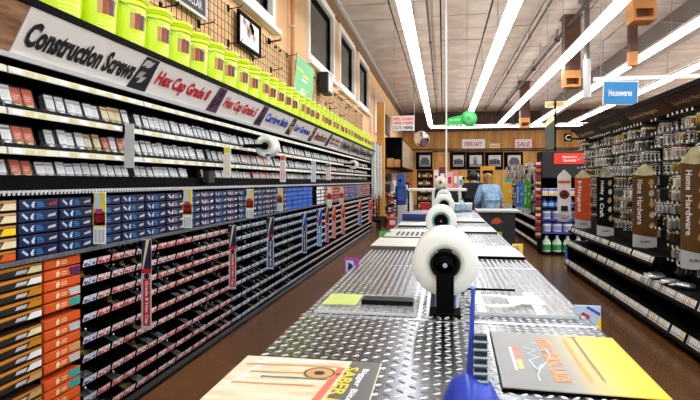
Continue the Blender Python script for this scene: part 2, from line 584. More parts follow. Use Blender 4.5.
for q in range(13):
    a0, a1 = -1.5 + 3 * q / 13, -1.5 + 3 * (q + 1) / 13
    f = lambda a: (.1595 * math.cos(a), .1595 * math.sin(a), .3 - .09 * math.cos(a) ** 2)
    mb.tube(f(a0), f(a1), .0025, n=5, caps=False)
bk['handle'] = mb.mesh('handle', steel)
y = 2.66
nbk = 0
while y < YEND - .16:
    nbk += 1
    t = thing('bucket', 'neon yellow plastic bucket, %s from the left along the shelving top' % nth(nbk), 'bucket', (LX - .06 , y, 2.3915), random.uniform(-.25, .35), 'neon buckets on the left shelving')
    for k in ('body', 'lid', 'print', 'handle'):
        ob(k, bk[k], t)
    y += .329

# --- screw packs on the three upper shelves
def pack_mesh(top, bar, w=.07, h=.115):
    mb = MB()
    mb.box(-.013, 0.003, h * .3, -.010, w - .003, h - .006, 0)
    uvq(mb, (-.0095, 0, 0), PY, UP, [(.006, h * .32), (w - .006, h * .32), (w - .006, h * .86), (.006, h * .86)], 0)
    uvq(mb, (-.009, 0, 0), PY, UP, [(.006, h * .74), (w - .006, h * .74), (w - .006, h * .86), (.006, h * .86)], 1)
    for k in range(3):
        uvq(mb, (-.009, 0, 0), PY, UP, [(.012, h * (.42 + .09 * k)), (w * (.6 + .1 * k), h * (.42 + .09 * k)), (w * (.6 + .1 * k), h * (.45 + .09 * k)), (.012, h * (.45 + .09 * k))], 2)
    return mb.mesh('card', top, bar, lgrey)
SH = MB().bbox(-.05, .001, 0, 0, .069, .115, .006).mesh('shell', clear)
CT = MB().bbox(-.045, .006, .004, -.006, .064, .038, .01).mesh('fasteners', zinc)
CTb = MB().bbox(-.045, .006, .004, -.006, .064, .038, .01).mesh('fasteners', brassy)
PK = {k: pack_mesh(a, b) for k, (a, b) in dict(white=(paper, lgrey), grey=(paper, grey), yellow=(cream, amber), orange=(orange, rust), blue=(paper, sky),
      redlab=(paper, orange), salmon=(pink, orange), dark=(lgrey, dred), multi=(lgrey, green), rose=(paper, purple)).items()}
WORDS = dict(white='white-carded', grey='grey-and-white', yellow='yellow-labelled', orange='bright orange', blue='blue-topped', redlab='orange-topped', salmon='salmon-pink', dark='dark red-topped', multi='green-topped', rose='purple-topped')
def pack_kind(y, row):
    r = random.random()
    if y < 2.3: return 'dark' if r < .3 else 'white'
    if 2.36 < y < 2.5: return 'orange'
    if 2.62 < y < 2.9: return 'white' if not (row == 2 and 2.75 < y < 2.85) else 'blue'
    if 2.9 < y < 3.3: return 'yellow' if r < .55 else ('orange' if r < .62 else 'white')
    if y < 5.6: return 'white' if r < .7 else 'grey'
    if y < 7.3: return ('redlab' if r < .5 else 'salmon') if row > 0 else ('white' if r < .5 else 'redlab')
    if y < 10: return random.choice(('white', 'dark', 'multi', 'grey', 'rose'))
    return random.choice(('rose', 'dark', 'multi', 'salmon', 'blue', 'white', 'yellow'))
rw = ('top', 'middle', 'bottom')
far_pack = Far()
for row, z in enumerate((1.845, 1.65, 1.485)):
    y, n = 2.0, 0
    while y < YEND - .15:
        # leave gaps at the uprights, as in the photograph
        ph = (y - B0) % BW
        if ph > BW - .075 or (2.5 < y < 2.6 and row < 2):
            y += .04
            continue
        k = pack_kind(y, row)
        hgt = 1.0 + (.08 if row < 2 else -.12)
        loc = Vector((LX - .05 - random.uniform(0, .02), y, z + .03))
        if row == 2 and 4.28 < y < 4.56:
            y += .04
            continue
        if y < 10.2:
            n += 1
            hgt *= random.uniform(.95, 1.1)
            t = thing('screw_pack', '%s screw pack, %s from the left on the %s upper shelf' % (WORDS[k], nth(n), rw[row]), 'pack', loc, random.uniform(-.04, .04), 'screw packs on the left upper shelves')
            for nm, me in (('card', PK[k]), ('fasteners', CTb if k in ('yellow', 'orange') else CT), ('shell', SH)):
                o = ob(nm, me, t, (0, 0, 0), (0, -.3, 0))
                o.scale = (1, 1, hgt)
        else:
            far_pack.add(PK[k], TR(loc) @ Matrix.Rotation(-.3, 4, 'Y'))
        y += .0745 + random.uniform(0, .012)
tag(stuff(ob('distant_packs', far_pack.mesh('distant_packs'))), 'rows of small colourful packs toward the far end of the left shelves', 'packs')

# --- navy cases between the two ledges
def case_mesh(w, h=.054, d=.17):
    return MB().bbox(-d, 0, 0, 0, w, h, .003)
def case_print(w, h, body_c, cols, style):
    mb = MB()
    o = (.0012, 0, 0)
    if style == 'screw':
        uvq(mb, o, PY, UP, [(w * .06, h * .70), (w * .10, h * .86), (w * .23, h * .36), (w * .19, h * .22)], 0)
        uvq(mb, o, PY, UP, [(w * .30, h * .2), (w * .36, h * .2), (w * .35, h * .45), (w * .38, h * .82), (w * .32, h * .75), (w * .27, h * .45)], 0)
        for k in range(3):
            uvq(mb, o, PY, UP, [(w * .42, h * (.25 + .2 * k)), (w * (.6 - .05 * (k == 2)), h * (.25 + .2 * k)), (w * (.6 - .05 * (k == 2)), h * (.34 + .2 * k)), (w * .42, h * (.34 + .2 * k))], 1)
        pm = MB()
        uvq(pm, o, PY, UP, [(w * .72, h * .33), (w * .93, h * .42), (w * .95, h * .72), (w * .74, h * .55)], 0)
        PICS[mb] = pm.mesh('screw_picture', cols[2])
    elif style == 'orange':
        uvq(mb, o, PY, UP, [(w * .02, h * .08), (w * .7, h * .08), (w * .64, h * .92), (w * .02, h * .92)], 0)
        uvq(mb, o, PY, UP, [(w * .7, h * .08), (w * .98, h * .08), (w * .98, h * .92), (w * .64, h * .92)], 2)
        o = (.0016, 0, 0)
        uvq(mb, o, PY, UP, [(w * .3, h * .2), (w * .36, h * .15), (w * .41, h * .5), (w * .36, h * .85), (w * .3, h * .7)], 1)
        for k in range(2):
            uvq(mb, o, PY, UP, [(w * .44, h * (.3 + .25 * k)), (w * .6, h * (.3 + .25 * k)), (w * .6, h * (.42 + .25 * k)), (w * .44, h * (.42 + .25 * k))], 1)
    else:
        uvq(mb, o, PY, UP, [(0, h * .62), (w * .98, h * .8), (w * .98, h * .97), (0, h * .97)], 0)
        uvq(mb, o, PY, UP, [(0, h * .05), (w * .5, h * .05), (w * .4, h * .55), (0, h * .55)], 3)
        uvq(mb, o, PY, UP, [(w * .62, h * .08), (w * .98, h * .08), (w * .98, h * .72), (w * .72, h * .72)], 2)
        o = (.0016, 0, 0)
        uvq(mb, o, PY, UP, [(w * .36, h * .2), (w * .6, h * .2), (w * .64, h * .55), (w * .4, h * .55)], 1)
    me = mb.mesh('print', *cols)
    if mb in PICS:
        PICM[me.name] = PICS[mb]
    return me
PICS, PICM = {}, {}
CW = .275
cbody = {c: case_mesh(CW).mesh('case', m) for c, m in dict(navy=navy, indigo=mat('indigo_print', '#221646', .4), bright=blue, dark=blackp, crimson=mat('crimson_print', '#8f1d3c', .4), choc=dbrown).items()}
icewhite = mat('ice_print', '#bcd3ee', .4)
cpr = {}
cpr['navy'] = [case_print(CW, .054, None, (icewhite, sky, lgrey), 'screw')]
cpr['navyred'] = [case_print(CW, .054, None, (icewhite, sky, red), 'screw')]
cpr['indigo'] = [case_print(CW, .054, None, (paper, lgrey, paper), 'screw')]
cpr['bright'] = [case_print(CW, .054, None, (sky, sky, sky), 'screw')]
cpr['dark'] = [case_print(CW, .054, None, (paper, paper, paper), 'orange')]
cpr['crimson'] = [case_print(CW, .054, None, (pink, pink, paper), 'screw')]
ambody = case_mesh(CW).mesh('case', dbrown)
ampr = [case_print(CW, .054, None, (amber, lgrey, yellow, dbrown), 'photo'), case_print(CW, .054, None, (amber, lgrey, orange, dbrown), 'photo'), case_print(CW, .054, None, (tan, lgrey, cream, dred), 'photo')]
col, y = 0, 2.055
while y < YEND - .3:
    col += 1
    if y < 2.3: kind = 'amber'
    elif y < 3.45: kind = 'navy'
    elif y < 6.9: kind = 'indigo' if col % 2 else 'navy'
    elif y < 8.3: kind = 'bright'
    elif y < 9.3: kind = 'dark' if y > 8.7 else 'gap'
    elif y < 11.2: kind = 'crimson'
    else: kind = random.choice(('indigo', 'amber', 'crimson', 'bright'))
    if kind != 'gap':
        for k in range(5):
            z = 1.1 + k * CASE_P + .0008
            nm = {'amber': 'amber-and-brown', 'navy': 'navy blue', 'indigo': 'dark indigo', 'bright': 'bright blue', 'dark': 'black-and-white', 'crimson': 'crimson'}[kind]
            o = ob('fastener_case', ambody if kind == 'amber' else cbody[kind], None, (LX - random.uniform(.012, .022) + .012, y, z))
            tag(o, '%s fastener case, %s down in the %s stack from the left' % (nm, nth(5 - k), nth(col)), 'case', 'fastener cases between the ledges')
            pm = random.choice(ampr) if kind == 'amber' else cpr['navyred' if kind == 'navy' and k == 4 and col == 2 else kind][0]
            ob('print', pm, o)
            if pm.name in PICM:
                ob('screw_picture', PICM[pm.name], o)
    y += .29

# --- orange cases at the lower left
ORC = case_mesh(.285, .05).mesh('case', rust)
ORD = case_mesh(.285, .05).mesh('case', dbrown)
orp = [case_print(.285, .05, None, (orange, cream, q), 'orange') for q in (orange, tan, purple, teal, lgrey)]
phs = [case_print(.285, .05, None, (amber, lgrey, q, charcoal), 'photo') for q in (cream, amber, paper, tan)]
for c_, (y, bodym, prs, nm) in enumerate(((1.895, ORD, phs, 'brown photo-printed'), (2.195, ORD, phs, 'brown photo-printed'), (2.495, ORC, orp, 'orange'))):
    zz = [1.022, .963, .904, .845, .786, .700, .641, .582, .523, .464, .375, .316, .257, .198, .139, .080]
    for k, z in enumerate(zz):
        o = ob('fastener_case', bodym, None, (LX + .012, y, z + .0005))
        tag(o, '%s fastener case, %s down in the %s' % (nm, nth(k + 1), ('lower left stack beside the photo frame edge', 'stack left of the plain orange cases', 'orange stack beside the black bins')[c_]), 'case', 'orange cases at the lower left')
        ob('print', prs[0] if k == 0 else random.choice(prs), o)
# thin shelves under those cases belong to a small rack of their own
rk = thing('case_rack', 'black slotted rack holding the orange cases beside the bins', 'rack', (LX, 1.88, 0))
for z in (1.022, .963, .904, .845, .786, .700, .641, .582, .523, .464, .375, .316, .257, .198, .139, .080):
    ob('slot_shelf', MB().box(-.195, 0, -.004, -.02, .905, 0).mesh('slot_shelf', black), rk, (0, 0, z))
for y in (.005, .305, .605, .905):
    ob('rack_side', MB().box(-.195, -.004, .05, -.006, .004, 1.08).mesh('rack_side', black), rk, (0, y, 0))

# --- black bins with printed labels
BWD = .133
def bin_mesh():
    mb = MB()
    w, d = BWD - .004, .2
    mb.box(-d, .002, 0, 0, w, .004)
    for a, b in ((.002, .005), (w - .003, w)):
        mb.prism([(-d, a, .004), (0, a, .004), (.012, a, .048), (-.07, a, .088), (-d, a, .088)], (0, b - a, 0))
    mb.box(-d, .005, .004, -d + .004, w - .003, .088)
    mb.prism([(-.003, .005, .004), (0, .005, .004), (.012, .005, .048), (.009, .005, .048)], (0, w - .008, 0))
    return mb.mesh('bin', blackp)
BIN = bin_mesh()
def lab_mesh(base, b1, b2):
    mb = MB()
    w = BWD - .004
    n = Vector((.044, 0, -.012)).normalized()
    def P(u, v, e):
        return Vector((.0015 + .0105 * v, u, .005 + .042 * v)) + n * e
    def Q(u0, v0, u1, v1, m, e=.002):
        mb.poly([P(u0, v0, e), P(u1, v0, e), P(u1, v1, e), P(u0, v1, e)], m)
    mb.prism([P(.006, .02, .0002), P(w - .006, .02, .0002), P(w - .006, .98, .0002), P(.006, .98, .0002)], n * .001, 0)
    Q(.012, .1, w * .34, .55, 1)
    Q(w * .38, .45, w * .62, .92, 2)
    Q(w * .38, .08, w * .55, .36, 1)
    Q(w * .68, .12, w - .014, .5, 1)
    Q(w * .72, .62, w - .014, .86, 2)
    return mb.mesh('label', base, b1, b2)
LAB = {'red': [lab_mesh(paper, red, pink), lab_mesh(pink, red, paper)], 'blue': [lab_mesh(paper, mat('violet_print', '#4a4a9c', .4), icewhite)],
       'grey': [lab_mesh(paper, mat('steel_blue_print', '#6c86ad', .4), icewhite), lab_mesh(icewhite, navy, paper)], 'plain': [lab_mesh(paper, pink, lgrey), lab_mesh(paper, lgrey, pink)]}
def heap(m):
    mb = MB()
    n = 7
    pts = {}
    for i in range(n):
        for j in range(n):
            u, v = i / (n - 1), j / (n - 1)
            z = .035 + .025 * v + random.uniform(-.008, .012)
            pts[i, j] = (-.006 - .185 * v, .006 + (BWD - .014) * u, z)
    for i in range(n - 1):
        for j in range(n - 1):
            mb.poly([pts[i, j], pts[i + 1, j], pts[i + 1, j + 1], pts[i, j + 1]], 0)
    for q in range(9):
        p = Vector((random.uniform(-.12, -.02), random.uniform(.02, BWD - .03), .06))
        d = Vector((random.uniform(-1, 1), random.uniform(-1, 1), random.uniform(-.2, .6))).normalized() * .022
        mb.tube(p, p + d, .003, n=5)
        mb.tube(p + d, p + d * 1.15, .006, n=6)
    return mb.mesh('fasteners', m)
HEAP = [heap(zinc), heap(brassy), heap(zinc)]
ncol = 33
bn_far = Far()
y, c_ = 2.80, 0
while y < YEND - .15:
    c_ += 1
    for r_, z in enumerate(BINZ):
        if y < 2.9: kind = 'blue'
        elif y < 5.0: kind = 'red'
        elif y < 8.6: kind = 'grey'
        else: kind = 'plain'
        loc = (LX + .005, y, z + .0005)
        if c_ <= ncol:
            o = ob('fastener_bin', BIN, None, loc)
            tag(o, 'black bin with %s label, %s row, %s from the orange cases' % ({'blue': 'violet-and-white', 'red': 'red-and-white', 'grey': 'blue-and-white', 'plain': 'pale pink'}[kind], ROWW[r_], nth(c_)), 'bin', 'black fastener bins')
            ob('label', random.choice(LAB[kind]), o)
            if random.random() < .55:
                stuff(ob('fasteners', random.choice(HEAP), o))
        else:
            bn_far.add(BIN, TR(loc))
            bn_far.add(random.choice(LAB[kind]), TR(loc))
    y += BWD + (.012 if c_ % 2 == 0 else 0)
tag(stuff(ob('distant_bins', bn_far.mesh('distant_bins'))), 'rows of small black bins toward the far end of the left shelving', 'bins')

# --- hanging marker strips, seen nearly edge to the shelves: flat cards that face up the aisle toward the camera
def flag(name, label, cat, y, x0, w, z0, h, base, draw, group=None, arm=True, clip=black):
    """thin card standing out from the shelf front at x0 (plane y = const), w wide, from z0 up h"""
    t = thing(name, label, cat, (x0, y, z0), 0, group)
    ob('card', MB().bbox(0, -.004, 0, w, 0, h, .0015).mesh('card', base), t)
    mb = MB()
    ms = draw(mb, w, h)
    if ms:
        ob('print', mb.mesh('print', *ms), t)
    ob('clip', MB().box(-.011, -.006, h - .07, .006, .004, h - .01).mesh('clip', clip), t)
    return t
FO = (0, -.0052, 0)
def R4(mb, u0, v0, u1, v1, m, o=FO):
    uvq(mb, o, RT, UP, [(u0, v0), (u1, v0), (u1, v1), (u0, v1)], m)
def d_new(mb, w, h):       # yellow star burst over a pale strip
    R4(mb, .004, h * .36, w - .004, h * .98, 0)
    n = 9
    pts = [(w * i / n, h * .36) if i % 2 == 0 else (w * i / n, h * .31) for i in range(n + 1)]
    uvq(mb, FO, RT, UP, pts + [(w, h * .62), (0, h * .62)], 0)
    o = (0, -.0058, 0)
    R4(mb, w * .15, h * .68, w * .6, h * .96, 1, o)
    R4(mb, w * .2, h * .58, w * .75, h * .68, 2, o)
    text(mb, 'NEW', (w * .12, -.0062, h * .41), RT, UP, w * .76, h * .15, 3)
    for k in (.12, .42, .7):
        R4(mb, w * k, h * .04, w * (k + .2), h * .28, 4, o)
    return (yellow, icewhite, mat('magenta_print', '#b03a78', .4), red, lgrey)
def d_red(cap, body, topc):
    def f(mb, w, h):
        uvq(mb, FO, RT, UP, [(0, h * .62), (w, h * .62), (w, h * .99), (w * .1, h * .99)], 0)
        o = (0, -.0056, 0)
        uvq(mb, o, RT, UP, [(w * .1, h * .68), (w * .5, h * .99), (w * .8, h * .99), (w * .2, h * .66)], 1)
        R4(mb, w * .05, h * .62, w, h * .67, 2, o)
        R4(mb, w * .2, h * .04, w * .9, h * .56, 3, o)
        text(mb, cap, (w * .33, -.0062, h * .54), Vector((0, 0, -1)), RT, h * .48, w * .4, 4)
        mb.lathe([(.0001, 0), (w * .28, 0)], (w * .55, -.006, h * .59), n=10, m=5, axis='Y')
        return (topc, cream, red, body, paper, charcoal)
    return f
def d_plain(c1, c2, cap=None):
    def f(mb, w, h):
        R4(mb, w * .12, h * .8, w * .88, h * .97, 0)
        R4(mb, w * .2, h * .06, w * .42, h * .74, 1)
        R4(mb, w * .56, h * .06, w * .8, h * .74, 1)
        return (c1, c2)
    return f
G1 = 'yellow burst marker strips on the navy cases'
for px, py0, py1, wpx, lb in ((93.5, 244, 192, 14, 'yellow-burst white marker strip over the second navy case stack'),
                       (183, 228, 189, 10, 'yellow-burst white marker strip over the navy cases, second from the left'),
                       (246, 218, 189, 8, 'yellow-burst white marker strip over the navy cases, third from the left'),
                       (277, 211, 188, 6, 'yellow-burst white marker strip beside the bright blue cases'),
                       (327, 206, 187, 5, 'yellow-burst marker strip left of the crimson cases'),
                       (339.5, 204, 187, 4, 'yellow-burst marker strip right of the crimson cases')):
    p = onX(px, py0, LX + .044); q = onX(px, py1, LX + .044)
    d = p.y * _c - p.x * _s
    flag('marker_strip', lb, 'sign', p.y, p.x, wpx * d / FPX, p.z, q.z - p.z, paper, d_new, G1)
G2 = 'upright name strips on the bins'
for px, py0, py1, wpx, dr, base, lb in (
        (141.5, 329, 239, 11, d_red('Grade 8 Hex Cap', red, navy), lgrey, 'red-lettered upright strip on the bins, nearest the camera'),
        (229, 289, 225, 7.5, d_red('Grade 5 Hex Cap', red, navy), lgrey, 'red-lettered upright strip on the bins, second from the left'),
        (267, 269, 217, 7, d_red('Carriage Bolt', navy, navy), icewhite, 'navy-lettered upright strip on the blue-labelled bins'),
        (302, 253, 213, 5, d_red('Lag Screw', navy, blue), icewhite, 'pale blue upright strip on the bins, larger of two'),
        (317, 246, 209, 5, d_red('Lag Bolt', sky, blue), icewhite, 'pale blue upright strip on the bins, smaller of two'),
        (325, 242, 207, 4, d_red('Nuts', purple, purple), pink, 'purple-topped upright strip on the far bins'),
        (332, 238, 206, 4, d_red('Washers', rust, rust), pink, 'orange upright strip on the far bins'),
        (341, 234, 204, 4, d_red('Anchors', rust, rust), pink, 'second orange upright strip on the far bins'),
        (358, 225, 201, 3.6, d_red('Metric', blue, red), lgrey, 'blue-and-red upright strip near the far end of the bins'),
        (368.5, 221, 200, 3.4, d_red('Brass', red, red), pink, 'last red upright strip at the far end of the bins')):
    p = onX(px, py0, LX + .054); q = onX(px, py1, LX + .054)
    d = p.y * _c - p.x * _s
    flag('name_strip', lb, 'sign', p.y, p.x, wpx * d / FPX, p.z, q.z - p.z, base, dr, G2)
G3 = 'upright strips on the screw pack shelves'
for px, py0, py1, wpx, dr, base, lb in (
        (124.5, 168, 124, 11, d_plain(lgrey, lgrey), lgrey, 'pale grey upright strip hanging on the screw pack shelves'),
        (223.5, 177, 147, 8, d_plain(yellow, cream), paper, 'yellow-topped upright strip on the screw pack shelves'),
        (280, 182, 155, 6, d_plain(orange, pink), paper, 'orange-topped upright strip right of the plastic film roll'),
        (311, 182, 161, 5, d_plain(lgrey, icewhite), paper, 'white-and-grey upright strip on the far pack shelves'),
        (326, 180, 164, 5, d_plain(purple, pink), paper, 'purple-topped upright strip on the far pack shelves')):
    p = onX(px, py0, LX + .014); q = onX(px, py1, LX + .014)
    d = p.y * _c - p.x * _s
    flag('shelf_strip', lb, 'sign', p.y, p.x, wpx * d / FPX, p.z, q.z - p.z, base, dr, G3)
p = onX(202, 182, LX)
t = thing('black_box', 'small black box clipped in front of the lowest screw packs', 'box', (LX + .006, p.y, 1.485))
ob('body', MB().bbox(0, 0, 0, .06, .12, .105, .004).mesh('body', mat('dark_brown_plastic', '#241a18', .5)), t)
ob('lid', MB().bbox(-.002, -.004, .105, .065, .124, .118, .003).mesh('lid', black), t)

# --- film rolls on arms reaching out of the shelves
def film_roll(t, r, L, rc, core=beige, hub=blackp):
    """axis along Y, front face at y = 0 (facing the camera), centre at the thing's origin"""
    ob('film', MB().lathe([(r * .62, 0.0), (r * .97, 0), (r, .006), (r, L - .006), (r * .97, L), (rc, L)], n=40, axis='Y').mesh('film', film), t)
    ob('core', MB().lathe([(r * .62, 0.0), (rc * 1.25, .004), (rc * 1.2, .012), (rc, .012), (rc, L)], n=32, axis='Y').mesh('core', core), t)
    ob('hub', MB().lathe([(rc * 1.08, -.004), (rc * 1.08, -.012), (rc * .8, -.014), (rc * .74, -.006), (rc * .35, -.006), (rc * .3, -.016), (.0001, -.016)], n=28, axis='Y').mesh('hub', hub), t)
for px, py, dpx, Y, lb in ((265, 146, 22, 5.4, 'white plastic film roll on a black arm over the screw packs'),
                           (353, 164.5, 9, 11.2, 'small pale film roll on an arm near the far end of the shelving')):
    c0 = onY(px, py, Y)
    d = c0.y * _c - c0.x * _s
    r = dpx / 2 * d / FPX
    t = thing('film_roll', lb, 'roll', c0, 0, 'film rolls on shelf arms')
    film_roll(t, r, .16, r * .3)
    ob('arm', MB().bbox(LX + .003 - c0.x, -.04, -.02, .03, -.012, .02, .004).tube((0, -.03, 0), (0, .17, 0), r * .25, n=12).mesh('arm', black), t)
    if px < 300:
        ob('film_tail', MB().prism([(.01, .0, -r * .75), (.06, 0, -r * .72), (.05, 0, -r * 1.35), (.03, 0, -r * 1.4)], (0, .003, 0)).mesh('film_tail', mat('blue_marked_film', '#b9cfe6', .4, scale=60, var=.3)), t)

# ------------------------------------------------------------------ things on the left wall
WX = XW
gy, n = 2.9, 0
VW = MB()
for i in range(13):
    VW.tube((.03, .02 + i * .0983, 0), (.03, .02 + i * .0983, .86), .0032, n=4)
for j in range(9):
    VW.tube((.036, .0, .03 + j * .1), (.036, 1.22, .03 + j * .1), .0032, n=4)
VWm = VW.mesh('wires', black)
HK = MB().tube((.036, 0, 0), (.2, 0, .02), .006, n=6).tube((.2, 0, .02), (.21, 0, .05), .006, n=6).box(.03, -.02, -.03, .045, .02, .05).mesh('hook', black)
hooks = [(onX(px, py, WX + .04), px) for px, py in ((161, 8), (199, 25), (228.5, 7.5), (228.5, 44), (253, 59), (270, 41), (271, 70.5), (269, 37), (287, 53), (322, 75), (335, 95), (342, 100), (326, 104), (330, 109), (346, 108), (340, 116))]
while gy < 15.5:
    n += 1
    t = thing('grid_panel', 'black wire grid panel on the peach wall, %s from the left' % nth(n), 'grid panel', (WX, gy, 2.7), 0, 'wire grid panels above the buckets')
    stuff(ob('wires', VWm, t))
    ob('bracket', MB().box(.001, .1, .8, .034, .13, .83).box(.001, 1.1, .8, .034, 1.13, .83).box(.001, .1, .1, .034, .13, .13).box(.001, 1.1, .1, .034, 1.13, .13).mesh('bracket', black), t)
    for hp, _ in hooks:
        if gy <= hp.y < gy + 1.22 and not -.35 < hp.y - onX(324, 95, WX + .1).y < .2:      # clear of the wall speaker
            ob('hook', HK, t, (0, hp.y - gy, min(max(hp.z - 2.7, .05), .8)))
    gy += 1.22
def framed(name, label, Y0, Y1, z0, z1, cols, tilt=.05, x=WX + .05):
    t = thing(name, label, 'picture', (x, Y0, z0), 0)
    w, h = Y1 - Y0, z1 - z0
    mb = MB().box(0, 0, 0, .03, w, .04).box(0, 0, h - .04, .03, w, h).box(0, 0, .04, .03, .04, h - .04).box(0, w - .04, .04, .03, w, h - .04)
    ob('frame', mb.mesh('frame', black), t)
    mb = MB().box(0, .04, .04, .012, w - .04, h - .04, 0)
    for q in range(9):
        a, b = random.uniform(.08, w - .25), random.uniform(h * .45, h * .78)
        uvq(mb, (.0135, 0, 0), PY, UP, [(a, b), (a + .09, b - .04), (a + .14, b + .03), (a + .04, b + .08)], 1 + q % 2)
    ob('artwork', mb.mesh('artwork', *cols), t)
    return t
framed('picture_frame', 'black framed pale print hanging on the wire grid', 6.06, 6.85, 3.16, 3.58, (paper, tan, mat('grey_print', '#9a8c80', .5)))
t = thing('chalk_sign', 'black sign with white lettering at the top edge above the buckets', 'sign', (WX + .05, 3.95, 3.17))
ob('frame', MB().box(0, 0, 0, .02, 1.25, .03).box(0, 0, .6, .02, 1.25, .63).box(0, 0, .03, .02, .03, .6).box(0, 1.22, .03, .02, 1.25, .6).mesh('frame', lgrey), t)
ob('board', MB().box(0, .03, .03, .012, 1.22, .6).mesh('board', charcoal), t)
mb = MB()
text(mb, 'DOLLAR', (.014, .75, .08), PY, UP, .4, .09)
text(mb, 'SAVE', (.014, .8, .24), PY, UP, .3, .14)
ob('lettering', mb.mesh('lettering', lgrey), t)
t = thing('conduit', 'painted conduit pipe running up the peach wall', 'pipe', (WX + .085, 8.35, 2.7))
ob('pipe', MB().tube((0, 0, 0), (0, 0, HC - 2.75), .035, n=12).mesh('pipe', mat('painted_pipe', '#c98a55', .5)), t)
for z in (.3, 1.3, 2.3):
    ob('strap', MB().box(-.044, -.06, z, .04, .06, z + .03).mesh('strap', lgrey), t)
t = thing('green_sign', 'bright green printed sign leaning on the wall behind buckets', 'sign', (WX + .06, 8.45, 2.92))
ob('board', MB().prism([(0, 0, .0), (.0, 1.2, .0), (.06, 1.2, .66), (.06, 0, .66)], (.012, 0, 0)).mesh('board', mat('bright_green', '#2fb85a', .4)), t)
mb = MB()
for q in range(6):
    a, b = random.uniform(.1, .7), random.uniform(.08, .55)
    P_ = lambda u, v: (.0145 + .06 * v / .66, u, v)
    mb.poly([P_(a, b), P_(a + .35, b), P_(a + .35, b + .04), P_(a, b + .04)], q % 2)
ob('print', mb.mesh('print', paper, yellow), t)
p = onX(324, 95, WX + .1)
t = thing('wall_speaker', 'small black and white box speaker on the peach wall', 'speaker', (WX, p.y, p.z))
ob('cabinet', MB().bbox(.06, -.3, 0, .25, .15, .42, .02).mesh('cabinet', charcoal), t)
ob('grille', MB().bbox(.25, -.27, .04, .262, .12, .38, .01).mesh('grille', lgrey), t)
ob('mount', MB().box(.041, -.12, .15, .06, 0, .3).mesh('mount', black), t)
p = onX(293, 10, WX)
t = thing('flood_light', 'small black wall flood light above the green sign', 'light', (WX, 9.35, 5.1))
ob('head', MB().bbox(.06, -.12, -.1, .2, .12, .1, .02).mesh('head', charcoal), t)
ob('mount', MB().box(0, -.05, -.04, .06, .05, .06).mesh('mount', charcoal), t)
t = thing('wall_banner', 'tall pale pink printed banner hanging on the left wall', 'banner', (WX + .02, 19.3, 3.15))
ob('sheet', MB().box(0, 0, 0, .015, 2.1, 1.75).mesh('sheet', mat('pale_banner', '#e7cfc4', .5)), t)
mb = MB()
uvq(mb, (.017, 0, 0), PY, UP, [(.0, .05), (2.1, .05), (2.1, .16), (0, .16)], 0)
for k in range(4):
    uvq(mb, (.017, 0, 0), PY, UP, [(.25, .4 + .3 * k), (1.7, .4 + .3 * k), (1.7, .5 + .3 * k), (.25, .5 + .3 * k)], 1)
ob('print', mb.mesh('print', red, pink), t)
t = thing('wall_vent', 'dark louvred vent above the wall cabinets', 'vent', (WX, 23.2, 3.55))
ob('frame', MB().box(0, 0, 0, .05, 1.6, .9).mesh('frame', charcoal), t)
for k in range(7):
    ob('slat', MB().prism([(.05, .06, .06 + k * .12), (.08, .06, .06 + k * .12), (.05, .06, .13 + k * .12)], (0, 1.48, 0)).mesh('slat', mat('vent_grey', '#5c5a52', .5)), t)

# ------------------------------------------------------------------ right shelving run
RX, PX = 2.05, 2.46         # shelf fronts, peg panel
RE = [9.5 - 1.22 * k for k in range(6)]          # bay edges, far to near
rdesc = ('Hinges fin, farthest bay', 'Hobby & Craft fin', 'farther Home Hardware fin', 'nearer Home Hardware fin', 'right edge of the photo')
hdr_c = [(mat('red_brown_sign', '#54261a', .55), cream, 'Cabinet Hardware'), (mat('black_brown_sign', '#1d1512', .55), tan, 'Picture Hanging'),
         (mat('red_brown_sign', '#54261a', .55), cream, 'Hooks & Hangers'), (mat('brown_sign', '#3a2413', .55), tan, 'Specialty Hardware'), (mat('brown_sign', '#3a2413', .55), tan, 'House Numbers')]
def tag_row(n, L, h, tilt=.012, dark=.12, cols=5):
    mb = MB()
    mb.prism([(0, 0, 0), (0, 0, h), (.004, 0, h), (.004, 0, 0)], (0, L, 0), 0)
    x = -.0008
    p = L / n
    for i in range(n):
        if random.random() < .06:
            continue
        a, b = i * p + p * .06, (i + 1) * p - p * .06
        mb.poly([(x, a, h * .06), (x, b, h * .06), (x, b, h * .94), (x, a, h * .94)], random.choice((1, 1, 1, 2, 3)))
        mb.poly([(x - .0006, a + p * .1, h * .2), (x - .0006, b - p * .3, h * .2), (x - .0006, b - p * .3, h * .36), (x - .0006, a + p * .1, h * .36)], random.choice((4, 4, 5, 6)))
    return mb.mesh('tag_row', black, paper, cream, mat('tag_grey', '#b9b4ae', .5), mat('tag_brown', '#6d5348', .5), charcoal, dred)
L = 1.22
